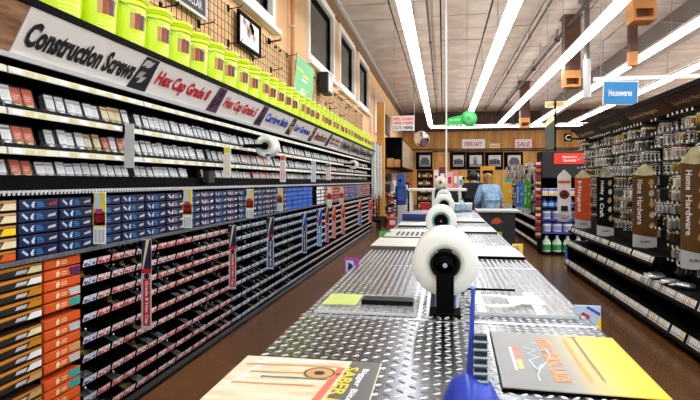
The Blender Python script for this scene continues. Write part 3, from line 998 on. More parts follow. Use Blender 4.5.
for i in range(5):
    y0 = RE[i + 1]
    bay = thing('pegboard_bay', 'black pegboard bay of the right run by the ' + rdesc[i], 'shelving', (RX, y0, 0), 0, 'bays of the right shelving run')
    ob('peg_panel', MB().box(PX - RX, 0, .05, PX - RX + .03, L, 2.33).mesh('peg_panel', mat('peg_black', '#121110', .7)), bay)
    ob('upright', MB().box(PX - RX - .04, .002, .05, PX - RX, .03, 2.33).mesh('upright', black), bay)
    ob('plinth', MB().box(.03, 0, 0, PX - RX, L, .1).mesh('plinth', black), bay)
    def rshelf(x, z, d, n, h, nm='shelf'):
        s_ = ob(nm, MB().box(x, .002, z - .02, PX - RX, L - .002, z).mesh('shelf', black), bay)
        ob('rail', MB().box(x - .02, 0, z - .035, x, L, z - .005).mesh('rail', blackp), s_)
        stuff(ob('tag_row', tag_row(n, L - .01, h), s_, (x - .012, .005, z - .004), (0, .35, 0)))
        # small black drawers behind the tags
        for k in range(8):
            ob('drawer', MB().bbox(x + .02, k * .152 + .004, z + .001, PX - RX - .05, k * .152 + .148, z + .065, .004).mesh('drawer', blackp), s_)
    rshelf(.0, .115, .4, 26, .085)
    rshelf(.03, .43, .4, 26, .078)
    if i < 3:
        rshelf(.06, .665, .35, 22, .072)
    # canopy and its tilted sign
    sg, lc, cap = hdr_c[i]
    ob('canopy', MB().box(.1, 0, 2.345, PX - RX + .03, L, 2.365).box(.09, 0, 2.325, .11, L, 2.375).mesh('canopy', black), bay)
    q0, q1 = Vector((.26, 0, 2.195)), Vector((.115, 0, 2.335))
    sp = ob('sign_panel', MB().prism([q0 + Vector((0, .01, 0)), q0 + Vector((0, L - .01, 0)), q1 + Vector((0, L - .01, 0)), q1 + Vector((0, .01, 0))], (.01, 0, .008)).mesh('sign_panel', sg), bay)
    ob('sign_lip', MB().box(.25, 0, 2.18, .27, L, 2.198).mesh('sign_lip', black), bay)
    up = (q1 - q0).normalized()
    nn = Vector((-up.z, 0, up.x))
    mb = MB()
    text(mb, cap, q0 + up * .055 + nn * .004 + Vector((0, L - .12, 0)), NY, up, .82, .07)
    ob('lettering', mb.mesh('lettering', lc), sp)
    ob('canopy_soffit', MB().box(.26, 0, 2.17, PX - RX, L, 2.182).mesh('canopy_soffit', black), bay)
t = thing('pegboard_end_panel', 'black end panel closing the far end of the right run', 'panel', (RX, 9.505, 0))
ob('board', MB().box(.03, 0, 0, .44, .03, .42).box(.37, 0, .42, .44, .03, 2.33).mesh('board', black), t)
ob('corner_guard', MB().box(.0, 0, .06, .03, .03, .42).mesh('corner_guard', sky), t)
ob('end_plate', MB().box(-.02, -.004, 2.17, .1, .0, 2.31).box(.1, .0, 2.2, .37, .004, 2.23).mesh('end_plate', black), t)
mb = MB()
text(mb, 'C', (-.005, -.006, 2.19), RT, UP, .085, .1)
t2 = ob('lettering', mb.mesh('lettering', paper), t)

# --- carded packs on hooks: a stack per hook, the front one an object
def card(w, h, base, bl, pr, shape=0):
    mb = MB()
    # local: hangs from the origin, faces -X
    w, h = w * 1.15, h * 1.12
    mb.box(0, -w / 2, -h, .0025, w / 2, 0, 0)
    mb.poly([(-.0006, -w / 2 + .004, -h * .22), (-.0006, w / 2 - .004, -h * .22), (-.0006, w / 2 - .004, -.012), (-.0006, -w / 2 + .004, -.012)], 1)
    if shape == 0:      # blister with a hinge
        mb.bbox(-.022, -w * .34, -h * .9, 0, w * .34, -h * .3, .006, 2)
        mb.tube((-.026, 0, -h * .85), (-.026, 0, -h * .35), .007, n=6, m=2)
    elif shape == 1:    # two round knobs
        for z in (-h * .42, -h * .74):
            mb.lathe([(.0001, -.03), (w * .2, -.028), (w * .24, -.02), (w * .1, -.012), (w * .12, 0)], (0, 0, z), n=10, m=2, axis='X')
    elif shape == 2:    # a bag with loose bits
        mb.bbox(-.018, -w * .42, -h * .97, 0, w * .42, -h * .28, .008, 2)
    elif shape == 3:    # hook
        mb.tube((-.012, 0, -h * .3), (-.012, 0, -h * .8), .006, n=6, m=2)
        mb.tube((-.012, 0, -h * .8), (-.04, 0, -h * .86), .006, n=6, m=2)
        mb.tube((-.04, 0, -h * .86), (-.05, 0, -h * .65), .006, n=6, m=2)
    else:               # chain loops
        for k in range(4):
            mb.lathe([(.009, -.004), (.012, -.004), (.012, .004), (.009, .004), (.009, -.004)], (-.01, (k % 2) * .014 - .007, -h * (.36 + .15 * k)), n=8, m=2, axis='X')
    return mb
gold = mat('polished_brass', '#b99a4a', .25, metal=.9)
bronze = mat('oil_bronze', '#3b2c20', .4, metal=.6)
pouch = mat('frosted_pouch', '#9a9a94', .3, var=.4, scale=70)
CV, CN, CS = [], [], []
for w_, h_, b_, p_, x_, s_, nm in ((.085, .125, paper, dred, steel, 0, 'white-carded steel hinge'), (.08, .12, charcoal, lgrey, gold, 0, 'black-carded brass hinge'),
        (.085, .12, lgrey, charcoal, bronze, 1, 'grey-carded bronze knob'), (.08, .125, charcoal, yellow, steel, 1, 'black-carded steel knob'),
        (.09, .13, lgrey, paper, pouch, 2, 'frosted bag'), (.085, .13, paper, orange, pouch, 2, 'orange-topped bag'),
        (.07, .13, paper, charcoal, gold, 3, 'white-carded brass hook'), (.075, .12, charcoal, paper, steel, 3, 'black-carded steel hook'),
        (.08, .12, cream, brown, zinc, 4, 'cream-carded chain'), (.085, .125, lgrey, dred, bronze, 4, 'grey-carded bronze chain'),
        (.085, .13, mat('olive_card', '#5a5233', .5), cream, gold, 0, 'olive-carded brass hinge'), (.08, .13, mat('dark_grey_card', '#3f3f3c', .5), cream, pouch, 2, 'dark-carded bag')):
    CS.append((w_ * 1.15, h_ * 1.12))
    CV.append(card(w_, h_, b_, x_, p_, s_).mesh('pack', b_, p_, x_))
    CN.append(nm)
HKM = MB().tube((PX - RX - .0015, 0, 0), (PX - RX - .24, 0, .012), .003, n=5).tube((PX - RX - .24, 0, .012), (PX - RX - .25, 0, .03), .003, n=5).mesh('peg_hook', steel)
TGM = MB().box(-.001, -.014, -.012, .001, .014, .014).poly([(-.0016, -.01, -.006), (-.0016, .01, -.006), (-.0016, .01, 0), (-.0016, -.01, 0)], 1).mesh('scan_tag', paper, yellow)
far = Far()
farhooks = Far()
rows = [2.13 - .143 * k for k in range(12)]
cols = []
y = 9.42
while y > 4.0:
    cols.append(y)
    y -= .105
nobj = 0
spots = []
for c_, y in enumerate(cols):
    for r_, z in enumerate(rows):
        if y > 5.78 and z < .87: continue
        if z < .64: continue
        if any(-.01 < y - q < .045 for q in RE): continue
        if random.random() < .05: continue
        if any(abs(y - q - .006) < .075 for q in (9.42, 8.75, 7.55, 6.3, 5.1)): continue
        spots.append((c_, r_, y, z))
near = set()
def shown(sp):
    c_, r_, y, z = sp
    d = -2.25 * _s + y * _c
    px = 350 + FPX * (2.25 * _c + y * _s) / d
    return px < 702
vis = sorted([s_ for s_ in spots if shown(s_)], key=lambda s_: s_[2])
near = set(vis[:292])
HOOKP = thing('peg_hooks', 'steel peg hooks with paper scan tags across the right pegboard', 'hooks', (0, 0, 0))
stuff(HOOKP)
for s_ in spots:
    c_, r_, y, z = s_
    k = random.choice((0, 0, 1, 2, 2, 3, 3, 4, 4, 5, 6, 7, 7, 8, 9, 9, 10, 11, 11))
    z += random.uniform(-.004, .004)
    sz = (.7, min(random.uniform(.75, 1.2), .094 / CS[k][0]), min(random.uniform(.7, 1.12), .112 / CS[k][1]))
    depth = random.choice((.06, .11, .16, .2))
    xf = PX - depth
    yaw = random.uniform(-.07, .07)
    farhooks.add(HKM, TR((RX, y, z)))
    farhooks.add(TGM, TR((PX - .255, y, z + .02)))
    nst = max(1, int(depth / .045))
    for q in range(1, nst + 1):
        if xf + q * .042 < PX - .045:
            far.add(CV[k], TR((xf + q * .042, y, z - .006)) @ Matrix.Rotation(yaw, 4, 'Z') @ Matrix.Diagonal(sz + (1,)))
    if s_ in near:
        o = ob('hardware_pack', CV[k], None, (xf, y, z - .006), (0, 0, yaw))
        o.scale = sz
        tag(o, '%s pack on right pegboard, %s row, %s column from the far end' % (CN[k], ROWW[r_], nth(c_ + 1)), 'pack', 'carded packs on the right pegboard')
    elif shown(s_):
        far.add(CV[k], TR((xf, y, z - .006)) @ Matrix.Rotation(yaw, 4, 'Z') @ Matrix.Diagonal(sz + (1,)))
tag(stuff(ob('hardware_packs_behind', far.mesh('hardware_packs_behind'))), 'packs stacked behind the front ones and along the far right pegboard', 'packs')
ob('hook_and_tag', farhooks.mesh('hook_and_tag'), HOOKP)['kind'] = 'stuff'
# loose silver pouches lying on the near shelf
for k, (y, x) in enumerate(((5.6, 2.17), (5.4, 2.22), (6.0, 2.2), (5.85, 2.14))):
    mb = MB()
    mb.ball((0, 0, .03), (.07, .1, .03), 10, 6)
    t = thing('foil_pouch', 'crumpled silver pouch on the near right shelf, %s from the left' % nth(4 - [5.6, 5.4, 6.0, 5.85].index(y) if False else {6.0: 1, 5.85: 2, 5.6: 3, 5.4: 4}[y]), 'pouch', (x, y, .496), random.uniform(0, 3), 'silver pouches on the near right shelf')
    ob('bag', mb.mesh('bag', mat('foil', '#c8ccd2', .25, metal=.8, bump=1., scale=30)), t)
    ob('header', MB().box(-.06, .08, .025, .06, .12, .03).mesh('header', paper), t)

# --- pencil-topped fins standing out from the shelving into the aisle
def fin(label, X0, Y, z0, z1, w, base, topc, foot, cap, pics, capc=paper, brand='HILLMAN', th=.012, side=1):
    t = thing('aisle_fin', label, 'sign', (X0, Y, z0), 0, 'pencil-topped aisle fins')
    h = z1 - z0
    body = h * .87
    def loop(v0, v1, bulge=0):
        return [(0, 0, v0), (w, 0, v0), (w, 0, v1), (0, 0, v1)]
    fh = h * .14
    ob('foot', MB().prism([(0, 0, 0), (w * .5, 0, -.015), (w, 0, 0), (w, 0, fh * .8), (w * .5, 0, fh * .92), (0, 0, fh * 1.1)], (0, th, 0)).mesh('foot', foot), t)
    ob('body', MB().prism([(0, 0, fh * 1.1), (w * .5, 0, fh * .92), (w, 0, fh * .8), (w, 0, body), (w * .5, 0, body * .985), (0, 0, body)], (0, th, 0)).mesh('body', base), t)
    ob('tip', MB().prism([(0, 0, body), (w * .5, 0, body * .985), (w, 0, body), (w * .95, 0, body + (h - body) * .2), (w * .56, 0, h), (w * .44, 0, h), (w * .05, 0, body + (h - body) * .2)], (0, th, 0)).mesh('tip', topc), t)
    mb = MB()
    text(mb, brand, (w * .3, -.002, fh * .35), RT, UP, w * .44, fh * .2, 0)
    ob('brand', mb.mesh('brand', charcoal), t)
    if cap:
        cl = min(body * .62, .085 * len(cap))
        at = 0
        for wd in cap.split():
            mb = MB()
            ln = cl * len(wd) / len(cap)
            hh = w * .24 if wd != '&' else w * .2
            text(mb, wd, (w * .17 + (0 if 'g' not in wd else -w * .05), -.002, body * .93 - at), Vector((0, 0, -1)), RT, ln, hh + (0 if 'g' not in wd else w * .05), 0)
            ob('lettering', mb.mesh('lettering', capc), t)
            at += ln + cl / len(cap)
    mb = MB()
    for k in range(pics):
        zc = body * (.88 - .75 * k / max(1, pics))
        a = w * random.uniform(.6, .68)
        mb.poly([(a, -.002, zc), (a + w * .12, -.002, zc - .03), (a + w * .24, -.002, zc), (a + w * .2, -.002, zc + .05), (a + w * .06, -.002, zc + .04)], k % 2)
    if pics:
        ob('print', mb.mesh('print', tan, lgrey), t)
    ob('bracket', MB().box(w, .002, h * .3, (PX if side == 1 else 2.42) - X0 - .001, th, h * .33).box(w, .002, h * .7, (PX if side == 1 else 2.42) - X0 - .001, th, h * .73).mesh('bracket', black), t)
    return t
creamwood = ramp_mat('sharpened_tip', ['#b7ad74', '#cfc894', '#e3ddb4'], 14, .6)
pewter = ramp_mat('printed_hardware_photo', ['#5a5442', '#a39a78', '#d8d2b4'], 20, .5)
FINX = RX + .0
for (Ya, pxl, pxr, py1, py0, base, topc, cap, pics, lb) in (
        (8.75, 575, 591, 170, 229, rust, creamwood, 'Hinges', 0, 'orange Hinges fin with a cream pencil tip'),
        (7.55, 597, 614, 168, 239, blackp, pewter, 'Hobby & Craft', 5, 'black Hobby & Craft fin with a photo tip'),
        (6.3, 633, 657, 164, 250, brown, creamwood, 'Home Hardware', 5, 'brown Home Hardware fin, the smaller and farther one'),
        (5.1, 681, 708, 147, 268, brown, creamwood, 'Home Hardware', 5, 'brown Home Hardware fin cut by the right photo edge')):
    a, b = onY(pxl, py0, Ya), onY(pxr, py0, Ya)
    fin(lb, a.x, Ya, max(a.z, .775) if Ya > 5.84 else a.z, onY(pxl, py1, Ya).z, b.x - a.x, base, topc, lgrey, cap, pics)
Ya = 9.42
a, b = onY(557.5, 221, Ya), onY(571, 221, Ya)
a.z = max(a.z, .775)
t = fin('white product fin with a red round picture and pencil tip', a.x, Ya, a.z, onY(557, 170, Ya).z, b.x - a.x, paper, paper, lgrey, '', 0)
w_, h_ = b.x - a.x, onY(557, 170, Ya).z - a.z
mb = MB().lathe([(.0001, 0), (w_ * .36, 0)], (w_ * .5, -.003, h_ * .52), n=20, m=0, axis='Y')
mb.poly([(w_ * .25, -.004, h_ * .5), (w_ * .75, -.004, h_ * .48), (w_ * .6, -.004, h_ * .56)], 1)
mb.poly([(w_ * .05, -.003, h_ * .74), (w_ * .95, -.003, h_ * .74), (w_ * .95, -.003, h_ * .79), (w_ * .05, -.003, h_ * .79)], 2)
mb.bbox(w_ * .25, -.03, h_ * .2, w_ * .75, -.001, h_ * .3, .01, 1)
ob('print', mb.mesh('print', dred, charcoal, rust), t)

# ------------------------------------------------------------------ end cap with bottles behind the right run
EY, EX0, EX1 = 11.25, 1.98, 3.0
t = thing('end_cap', 'black end cap shelving with a red header sign', 'shelving', (EX0, EY, 0))
EW = EX1 - EX0
ob('back_panel', MB().box(0, .5, 0, EW, .53, 2.1).mesh('back_panel', black), t)
ob('side_panel', MB().box(-.02, .0, 0, 0, .53, 2.1).mesh('side_panel', black), t)
ob('side_panel', MB().box(EW, .0, 0, EW + .02, .53, 2.1).mesh('side_panel', black), t)
ob('base', MB().box(-.02, -.02, 0, EW + .02, .53, .06).mesh('base', black), t)
ESH = [.06, .47, .73, .96, 1.2]
for z in ESH[1:]:
    s_ = ob('shelf', MB().box(0, .0, z - .02, EW, .5, z).mesh('shelf', black), t)
    ob('price_rail', MB().box(0, -.012, z - .035, EW, 0, z - .002).mesh('price_rail', mat('violet_rail', '#3a4ba8', .5) if z < .9 else blackp), s_)
hd = ob('header', MB().bbox(-.01, -.03, 1.56, EW + .01, .5, 2.1, .01).mesh('header', charcoal), t)
ob('sign', MB().bbox(.22, -.045, 1.84, .8, -.03, 2.06, .005).mesh('sign', mat('bright_red_sign', '#ee3320', .4)), hd)
mb = MB()
text(mb, 'Hardware', (.38, -.047, 1.96), RT, UP, .28, .05)
text(mb, 'Essentials', (.4, -.047, 1.89), RT, UP, .24, .05)
ob('lettering', mb.mesh('lettering', paper), hd)
# brochures clipped down the aisle edge
for k in range(12):
    o = ob('clip_strip_card', MB().bbox(0, -.006, 0, .12, 0, .11, .002).poly([(.01, -.007, .05), (.11, -.007, .05), (.11, -.007, .1), (.01, -.007, .1)], 1).mesh('clip_strip_card', dred if k % 2 else dbrown, (tan, dred, rust, pink)[k % 4]), t, (-.14, .0, .35 + k * .13))
def bottle(kind):
    d = {}
    if kind == 'jug':
        d['body'] = MB().lathe([(.0001, 0), (.085, 0), (.09, .02), (.09, .17), (.08, .21), (.035, .27), (.028, .29)], n=16).mesh('body', mat('pale_jug', '#d9ead2', .35))
        mb = MB().lathe([(.0915, .04), (.0915, .15)], n=16)
        d['wrap_label'] = mb.mesh('wrap_label', mat('jug_green', '#2f9a4a', .4))
        d['cap'] = MB().lathe([(.03, .29), (.03, .325), (.0001, .325)], n=12).mesh('cap', white)
        d['handle'] = MB().tube((0, -.06, .24), (0, -.09, .2), .012, n=6).tube((0, -.09, .2), (0, -.09, .15), .012, n=6).mesh('handle', mat('pale_jug', '#d9ead2'))
    elif kind == 'tub':
        d['body'] = MB().lathe([(.0001, 0), (.085, 0), (.09, .015), (.095, .16), (.095, .165)], n=16).mesh('body', white)
        d['wrap_label'] = MB().lathe([(.0925, .03), (.0945, .12)], n=16).mesh('wrap_label', mat('tub_blue', '#8ea4d8', .4))
        d['lid'] = MB().lathe([(.1, .16), (.1, .19), (.095, .195), (.0001, .195)], n=16).mesh('lid', mat('tub_lid', '#2a48b4', .4))
    elif kind == 'bottle':
        d['body'] = MB().lathe([(.0001, 0), (.055, 0), (.058, .015), (.058, .12), (.03, .16), (.02, .17)], n=14).mesh('body', mat('bottle_blue', '#1f63d8', .3))
        d['wrap_label'] = MB().lathe([(.0592, .03), (.0592, .1)], n=14).mesh('wrap_label', mat('bottle_label', '#9cc4ee', .4))
        d['cap'] = MB().lathe([(.022, .17), (.022, .205), (.0001, .205)], n=10).mesh('cap', blue)
    else:
        d['body'] = MB().bbox(-.055, -.05, 0, .055, .05, .15, .003).mesh('body', mat('tape_white', '#e9ecf4', .4))
        d['band'] = MB().box(-.0555, -.0505, .1, .0555, .0505, .135).mesh('band', mat('box_blue', '#4a63c0', .4))
        d['panel'] = MB().box(-.0555, -.0505, .01, .0555, .0505, .06).mesh('panel', mat('box_yellow', '#e8d48a', .4))
    return d
BT = {k: bottle(k) for k in ('jug', 'tub', 'bottle', 'box')}
lbs = {'jug': ('green_jug', 'pale jug with green label', 'jug'), 'tub': ('paint_tub', 'white tub with blue lid', 'tub'), 'bottle': ('blue_bottle', 'blue bottle', 'bottle'), 'box': ('carton', 'white carton with blue band', 'carton')}
for kind, z, n, lvl in (('jug', .06, 5, 'bottom'), ('tub', .47, 5, 'second'), ('tub', .73, 5, 'third'), ('bottle', .96, 8, 'fourth'), ('box', 1.2, 8, 'top')):
    for k in range(n):
        nm, desc, cat = lbs[kind]
        x = EX0 + EW * (k + .5) / n
        t = thing(nm, '%s on the %s shelf of the end cap, %s from left' % (desc, lvl, nth(k + 1)), cat, (x, EY + .11, z + .0005), 0, 'goods on the end cap')
        for p_, me in BT[kind].items():
            ob(p_, me, t)
# pole sign on the end cap
t = thing('pole_sign', 'dark curved aisle flag on a black pole above the end cap', 'sign', (2.28, EY + .25, 2.1))
ob('pole', MB().tube((0, 0, 0), (0, 0, 1.05), .02, n=8).mesh('pole', black), t)
ob('flag', MB().prism([(-.2, -.02, .05), (-.02, -.02, .08), (-.02, -.02, .72), (-.08, -.02, .78), (-.2, -.02, .6)], (0, .02, 0)).mesh('flag', mat('flag_grey', '#4d534a', .5)), t)
ob('flag_top', MB().prism([(-.2, -.022, .6), (-.08, -.022, .78), (-.02, -.022, .72), (-.02, -.022, .66), (-.2, -.022, .5)], (0, .002, 0)).mesh('flag_top', cream), t)
a, b = onY(545, 108, 12), onY(566, 101, 12)
t = thing('hanging_board', 'small cream wooden board hanging under the strip lights', 'sign', (a.x, 12, a.z))
ob('board', MB().bbox(0, 0, 0, b.x - a.x, .02, b.z - a.z, .004).mesh('board', cream), t)
mb = MB(); text(mb, 'LUMBER', (.05, -.002, .04), RT, UP, b.x - a.x - .1, .08); ob('lettering', mb.mesh('lettering', amber), t)
for x in (.05, b.x - a.x - .05):
    ob('wire', MB().tube((x, .01, b.z - a.z), (x, .01, HC - a.z), .005, n=4).mesh('wire', grey), t)

# second run beyond the end cap
t = thing('far_pegboard_run', 'black pegboard shelving beyond the end cap, along the aisle', 'shelving', (2.0, 11.9, 0))
ob('peg_panel', MB().box(.42, 0, .05, .45, 8, 2.0).mesh('peg_panel', black), t)
ob('plinth', MB().box(.03, 0, 0, .42, 8, .1).mesh('plinth', black), t)
for z in (.12, .42, .66):
    s_ = ob('shelf', MB().box(0, 0, z - .02, .42, 8, z).mesh('shelf', black), t)
    stuff(ob('tag_row', tag_row(110, 7.98, .07), s_, (-.012, .01, z - .01), (0, .35, 0)))
far = Far()
for c_ in range(52):
    for r_ in range(9):
        if random.random() < .1 or any(abs(12.0 + c_ * .15 - q) < .1 for q in (12.6, 13.8, 15.0)): continue
        k = random.choice((0, 4, 4, 5, 7, 9, 11, 3))
        far.add(CV[k], TR((2.42 - random.choice((.06, .14, .22)), 12.0 + c_ * .15, 1.98 - r_ * .14)) @ Matrix.Rotation(random.uniform(-.4, .4), 4, 'Z') @ Matrix.Diagonal((1.3, 1.5, 1.1, 1)))
tag(stuff(ob('far_hardware_packs', far.mesh('far_hardware_packs'))), 'silvery packs hanging on the pegboard beyond the end cap', 'packs')
for (Ya, pxl, pxr, py1, py0, base, cap, lb) in ((12.6, 523.5, 531, 179, 213, mat('leaf_green', '#2a9a34', .4), 'Door & Gate', 'green fin on the shelving beyond the end cap'),
        (13.8, 516, 523, 181, 211, mat('azure', '#1f6fd0', .4), 'Closet', 'blue fin on the shelving beyond the end cap'),
        (15.0, 503, 512, 178, 208, mat('sun_yellow', '#e3b21c', .4), '', 'yellow fin with teal tip beyond the end cap')):
    a, b = onY(pxl, py0, Ya), onY(pxr, py0, Ya)
    fin(lb, a.x, Ya, a.z, onY(pxl, py1, Ya).z, b.x - a.x, base, teal if not cap else base, lgrey, cap, 3, side=0)

# ------------------------------------------------------------------ island counter with tread-plate top
TX, TZ, TY0, TY1 = .54, .98, .75, 9.5
isl = thing('island_counter', 'long island counter topped with shiny diamond tread plate', 'counter', (0, 0, 0))
ob('cabinet', MB().box(-TX + .03, TY0, .08, TX - .03, TY1, TZ - .04).mesh('cabinet', black), isl)
ob('toe_kick', MB().box(-TX + .1, TY0 + .05, 0, TX - .1, TY1 - .05, .08).mesh('toe_kick', black), isl)
PL = 1.25
npl = int((TY1 - TY0) / PL)
def treads(L, pitch=.03, seed=1):
    mb = MB()
    vs, fs = [], []
    nxx, nyy = int(2 * TX / pitch), int(L / pitch)
    for i in range(nxx):
        for j in range(nyy):
            x, y = -TX + (i + .5) * 2 * TX / nxx, (j + .5) * L / nyy
            a = .6 if (i + j) % 2 else -.6
            dx, dy = math.cos(a) * .0135, math.sin(a) * .0135
            nx_, ny_ = -math.sin(a) * .0046, math.cos(a) * .0046
            o = len(vs)
            vs += [(x - dx, y - dy, 0), (x + nx_, y + ny_, 0), (x + dx, y + dy, 0), (x - nx_, y - ny_, 0), (x - dx * .45, y - dy * .45, .0028), (x + dx * .45, y + dy * .45, .0028)]
            fs += [(o, o + 3, o + 4), (o + 3, o + 2, o + 5), (o + 3, o + 5, o + 4), (o + 2, o + 1, o + 5), (o + 1, o, o + 4), (o + 1, o + 4, o + 5)]
    mb._add(vs, fs, 0, False)
    return mb.mesh('treads', treadm)
tmsh = treads(PL - .006)
pl_m = MB().box(-TX, 0, -.04, TX, PL - .006, 0).mesh('top_plate', plate)
for k in range(npl):
    o = ob('top_plate', pl_m, isl, (0, TY0 + k * PL, TZ))
    stuff(ob('treads', tmsh, o))
for k in range(npl + 1):
    ob('joint_strip', MB().box(-TX, -.012, 0, TX, .012, .004).mesh('joint_strip', steel), isl, (0, min(TY0 + k * PL - .003, TY1 - .02), TZ - .0015))
ZT = TZ + .003

# advertising mats lying on the plate (flat printed boards)
def gradient(name, c0, c1, axis, lo, hi, c2=None, mid=.5):
    m = bpy.data.materials.new(name); m.use_nodes = True
    nt = m.node_tree; b = nt.nodes['Principled BSDF']
    b.inputs['Roughness'].default_value = .3
    tc = nt.nodes.new('ShaderNodeTexCoord'); sp = nt.nodes.new('ShaderNodeSeparateXYZ')
    mr = nt.nodes.new('ShaderNodeMapRange'); cr = nt.nodes.new('ShaderNodeValToRGB')
    nt.links.new(tc.outputs['Object'], sp.inputs[0]); nt.links.new(sp.outputs[axis], mr.inputs['Value'])
    mr.inputs['From Min'].default_value = lo; mr.inputs['From Max'].default_value = hi
    nt.links.new(mr.outputs['Result'], cr.inputs['Fac']); nt.links.new(cr.outputs['Color'], b.inputs['Base Color'])
    cr.color_ramp.elements[0].color = lin(c0); cr.color_ramp.elements[1].color = lin(c1)
    if c2:
        e = cr.color_ramp.elements.new(mid); e.color = lin(c2)
    return m
DN = Vector((0, -1, 0))
def bars(mb, z, pts, m):
    mb.poly([(x, y, z) for x, y in pts], m)
t = thing('advertising_mat', 'grey and yellow printed mat at the near right of the counter', 'mat', (.145, 1.36, ZT), math.radians(-1.5))
mw, mh = .385, .5
g2 = gradient('grey_to_yellow_print', '#66686a', '#f8cb00', 'X', .02, mw * .8, '#8e918d', .55)
ob('board', MB().bbox(0, 0, 0, mw, mh, .006, .0025).mesh('board', g2), t)
ob('edge', MB().box(-.001, -.001, .0002, mw + .001, mh + .001, .0035).mesh('edge', black), t)
mb = MB()
text(mb, 'STRUCTURAL LAGS', (.135, mh - .06, .0072), DN, RT, .38, .044, 0, 0, .035)
ob('lettering', mb.mesh('lettering', mat('pale_orange_print', '#f7a35a', .4)), t)
mb = MB()
for q, (xa, ya, xb, yb) in enumerate(((.085, .16, .12, .19), (.12, .19, .09, .22), (.09, .22, .118, .25), (.118, .25, .088, .28), (.088, .28, .1, .36), (.1, .36, .12, .31))):
    bars(mb, .0072, [(xa, mh - ya), (xa + .006, mh - ya), (xb + .006, mh - yb), (xb, mh - yb)], 0)
for q in range(8):
    a0, a1 = q / 8, (q + 1) / 8
    f = lambda a: (.125 + .03 * math.sin(a * 5), mh - .1 - .34 * a)
    p0, p1 = f(a0), f(a1)
    bars(mb, .0071, [p0, (p0[0] + .004, p0[1]), (p1[0] + .004, p1[1]), p1], 0)
ob('script', mb.mesh('script', icewhite), t)
mb = MB()
bars(mb, .0072, [(.055, mh - .16), (.07, mh - .16), (.07, mh - .28), (.055, mh - .28)], 0)
bars(mb, .0072, [(.055, mh - .28), (.07, mh - .28), (.07, mh - .36), (.055, mh - .36)], 1)
bars(mb, .0072, [(.044, mh - .17), (.052, mh - .17), (.052, mh - .37), (.044, mh - .37)], 2)
ob('badge', mb.mesh('badge', mat('coral_print', '#dd6e5c', .4), mat('pale_amber_print', '#eec56b', .4), paper), t)
mb = MB()
bars(mb, .0072, [(.255, mh - .03), (.262, mh - .03), (.262, mh - .4), (.2585, mh - .43), (.255, mh - .4)], 0)
bars(mb, .0072, [(.245, mh - .02), (.272, mh - .02), (.265, mh - .035), (.252, mh - .035)], 0)
bars(mb, .0072, [(.222, mh - .05), (.232, mh - .05), (.232, mh - .42), (.222, mh - .42)], 1)
ob('lag_screw_picture', mb.mesh('lag_screw_picture', mat('olive_print', '#8a8440', .4), mat('faint_orange', '#f0a53c', .4)), t)

t = thing('advertising_mat', 'wood-pattern printed SABER mat at the near left of the counter', 'mat', (-.56, 1.02, ZT), math.radians(.5))
mw, mh = .395, .46
g1 = ramp_mat('printed_plank', ['#d6bd90', '#e4d0a8', '#efe3c8', '#f4eddc'], 5, .3, stretch=(1, 6, 1))
ob('board', MB().bbox(0, 0, 0, mw, mh, .006, .0025).mesh('board', g1), t)
z = .0066
mb = MB()
bars(mb, z, [(mw * .70, .003), (mw - .003, .003), (mw - .003, mh - .003), (mw * .79, mh - .003)], 0)
bars(mb, z + .0003, [(mw * .64, .1), (mw * .69, .1), (mw * .76, mh - .06), (mw * .71, mh - .06)], 1)
ob('dark_band', mb.mesh('dark_band', mat('mat_grey', '#56595b', .35), mat('coral_print', '#dd6e5c')), t)
rt_ = Vector((-.07, -1, 0)).normalized(); up_ = Vector((1, -.07, 0)).normalized()
mb = MB()
text(mb, 'SABER DRIVE', (mw * .775, mh - .05, z + .0005), rt_, up_, .4, .034, 0)
ob('lettering', mb.mesh('lettering', yellow), t)
mb = MB()
text(mb, 'Bigger Bite. Faster.', (mw * .875, mh - .06, z + .0005), rt_, up_, .38, .022, 0)
ob('tagline', mb.mesh('tagline', paper), t)
mb = MB()
for q, (x, y, ln, a, k) in enumerate(((.05, .41, .22, .07, 0), (.03, .385, .25, .05, 1), (.06, .33, .23, .06, 1), (.1, .3, .16, .02, 2), (.04, .25, .2, .04, 1), (.18, .43, .1, .03, 0))):
    c, s_ = math.cos(a), math.sin(a)
    w_ = .008
    bars(mb, z + .0003, [(x, y), (x + ln * c, y + ln * s_), (x + ln * c + .012, y + ln * s_ + w_ / 2 + .001), (x + ln * c, y + ln * s_ + w_ * 1.4), (x, y + w_ * 1.4)], k)
    bars(mb, z + .0004, [(x - .006, y - .005), (x, y - .005), (x, y + .012), (x - .006, y + .012)], k)
bars(mb, z + .0002, [(.015, .2), (.04, .2), (.09, mh - .01), (.065, mh - .01)], 3)
ob('screw_pictures', mb.mesh('screw_pictures', paper, tan, mat('slate_print', '#6a8076', .4), mat('chalk_print', '#d8dcd6', .4)), t)
mb = MB().lathe([(.0001, z + .0005), (.045, z + .0005)], (.24, .35, 0), n=20).lathe([(.0001, z + .001), (.016, z + .001)], (.24, .35, 0), n=6, m=1).lathe([(.036, z + .0008), (.042, z + .0008)], (.24, .35, 0), n=20, m=2)
ob('screw_head_picture', mb.mesh('screw_head_picture', tan, charcoal, brown), t)

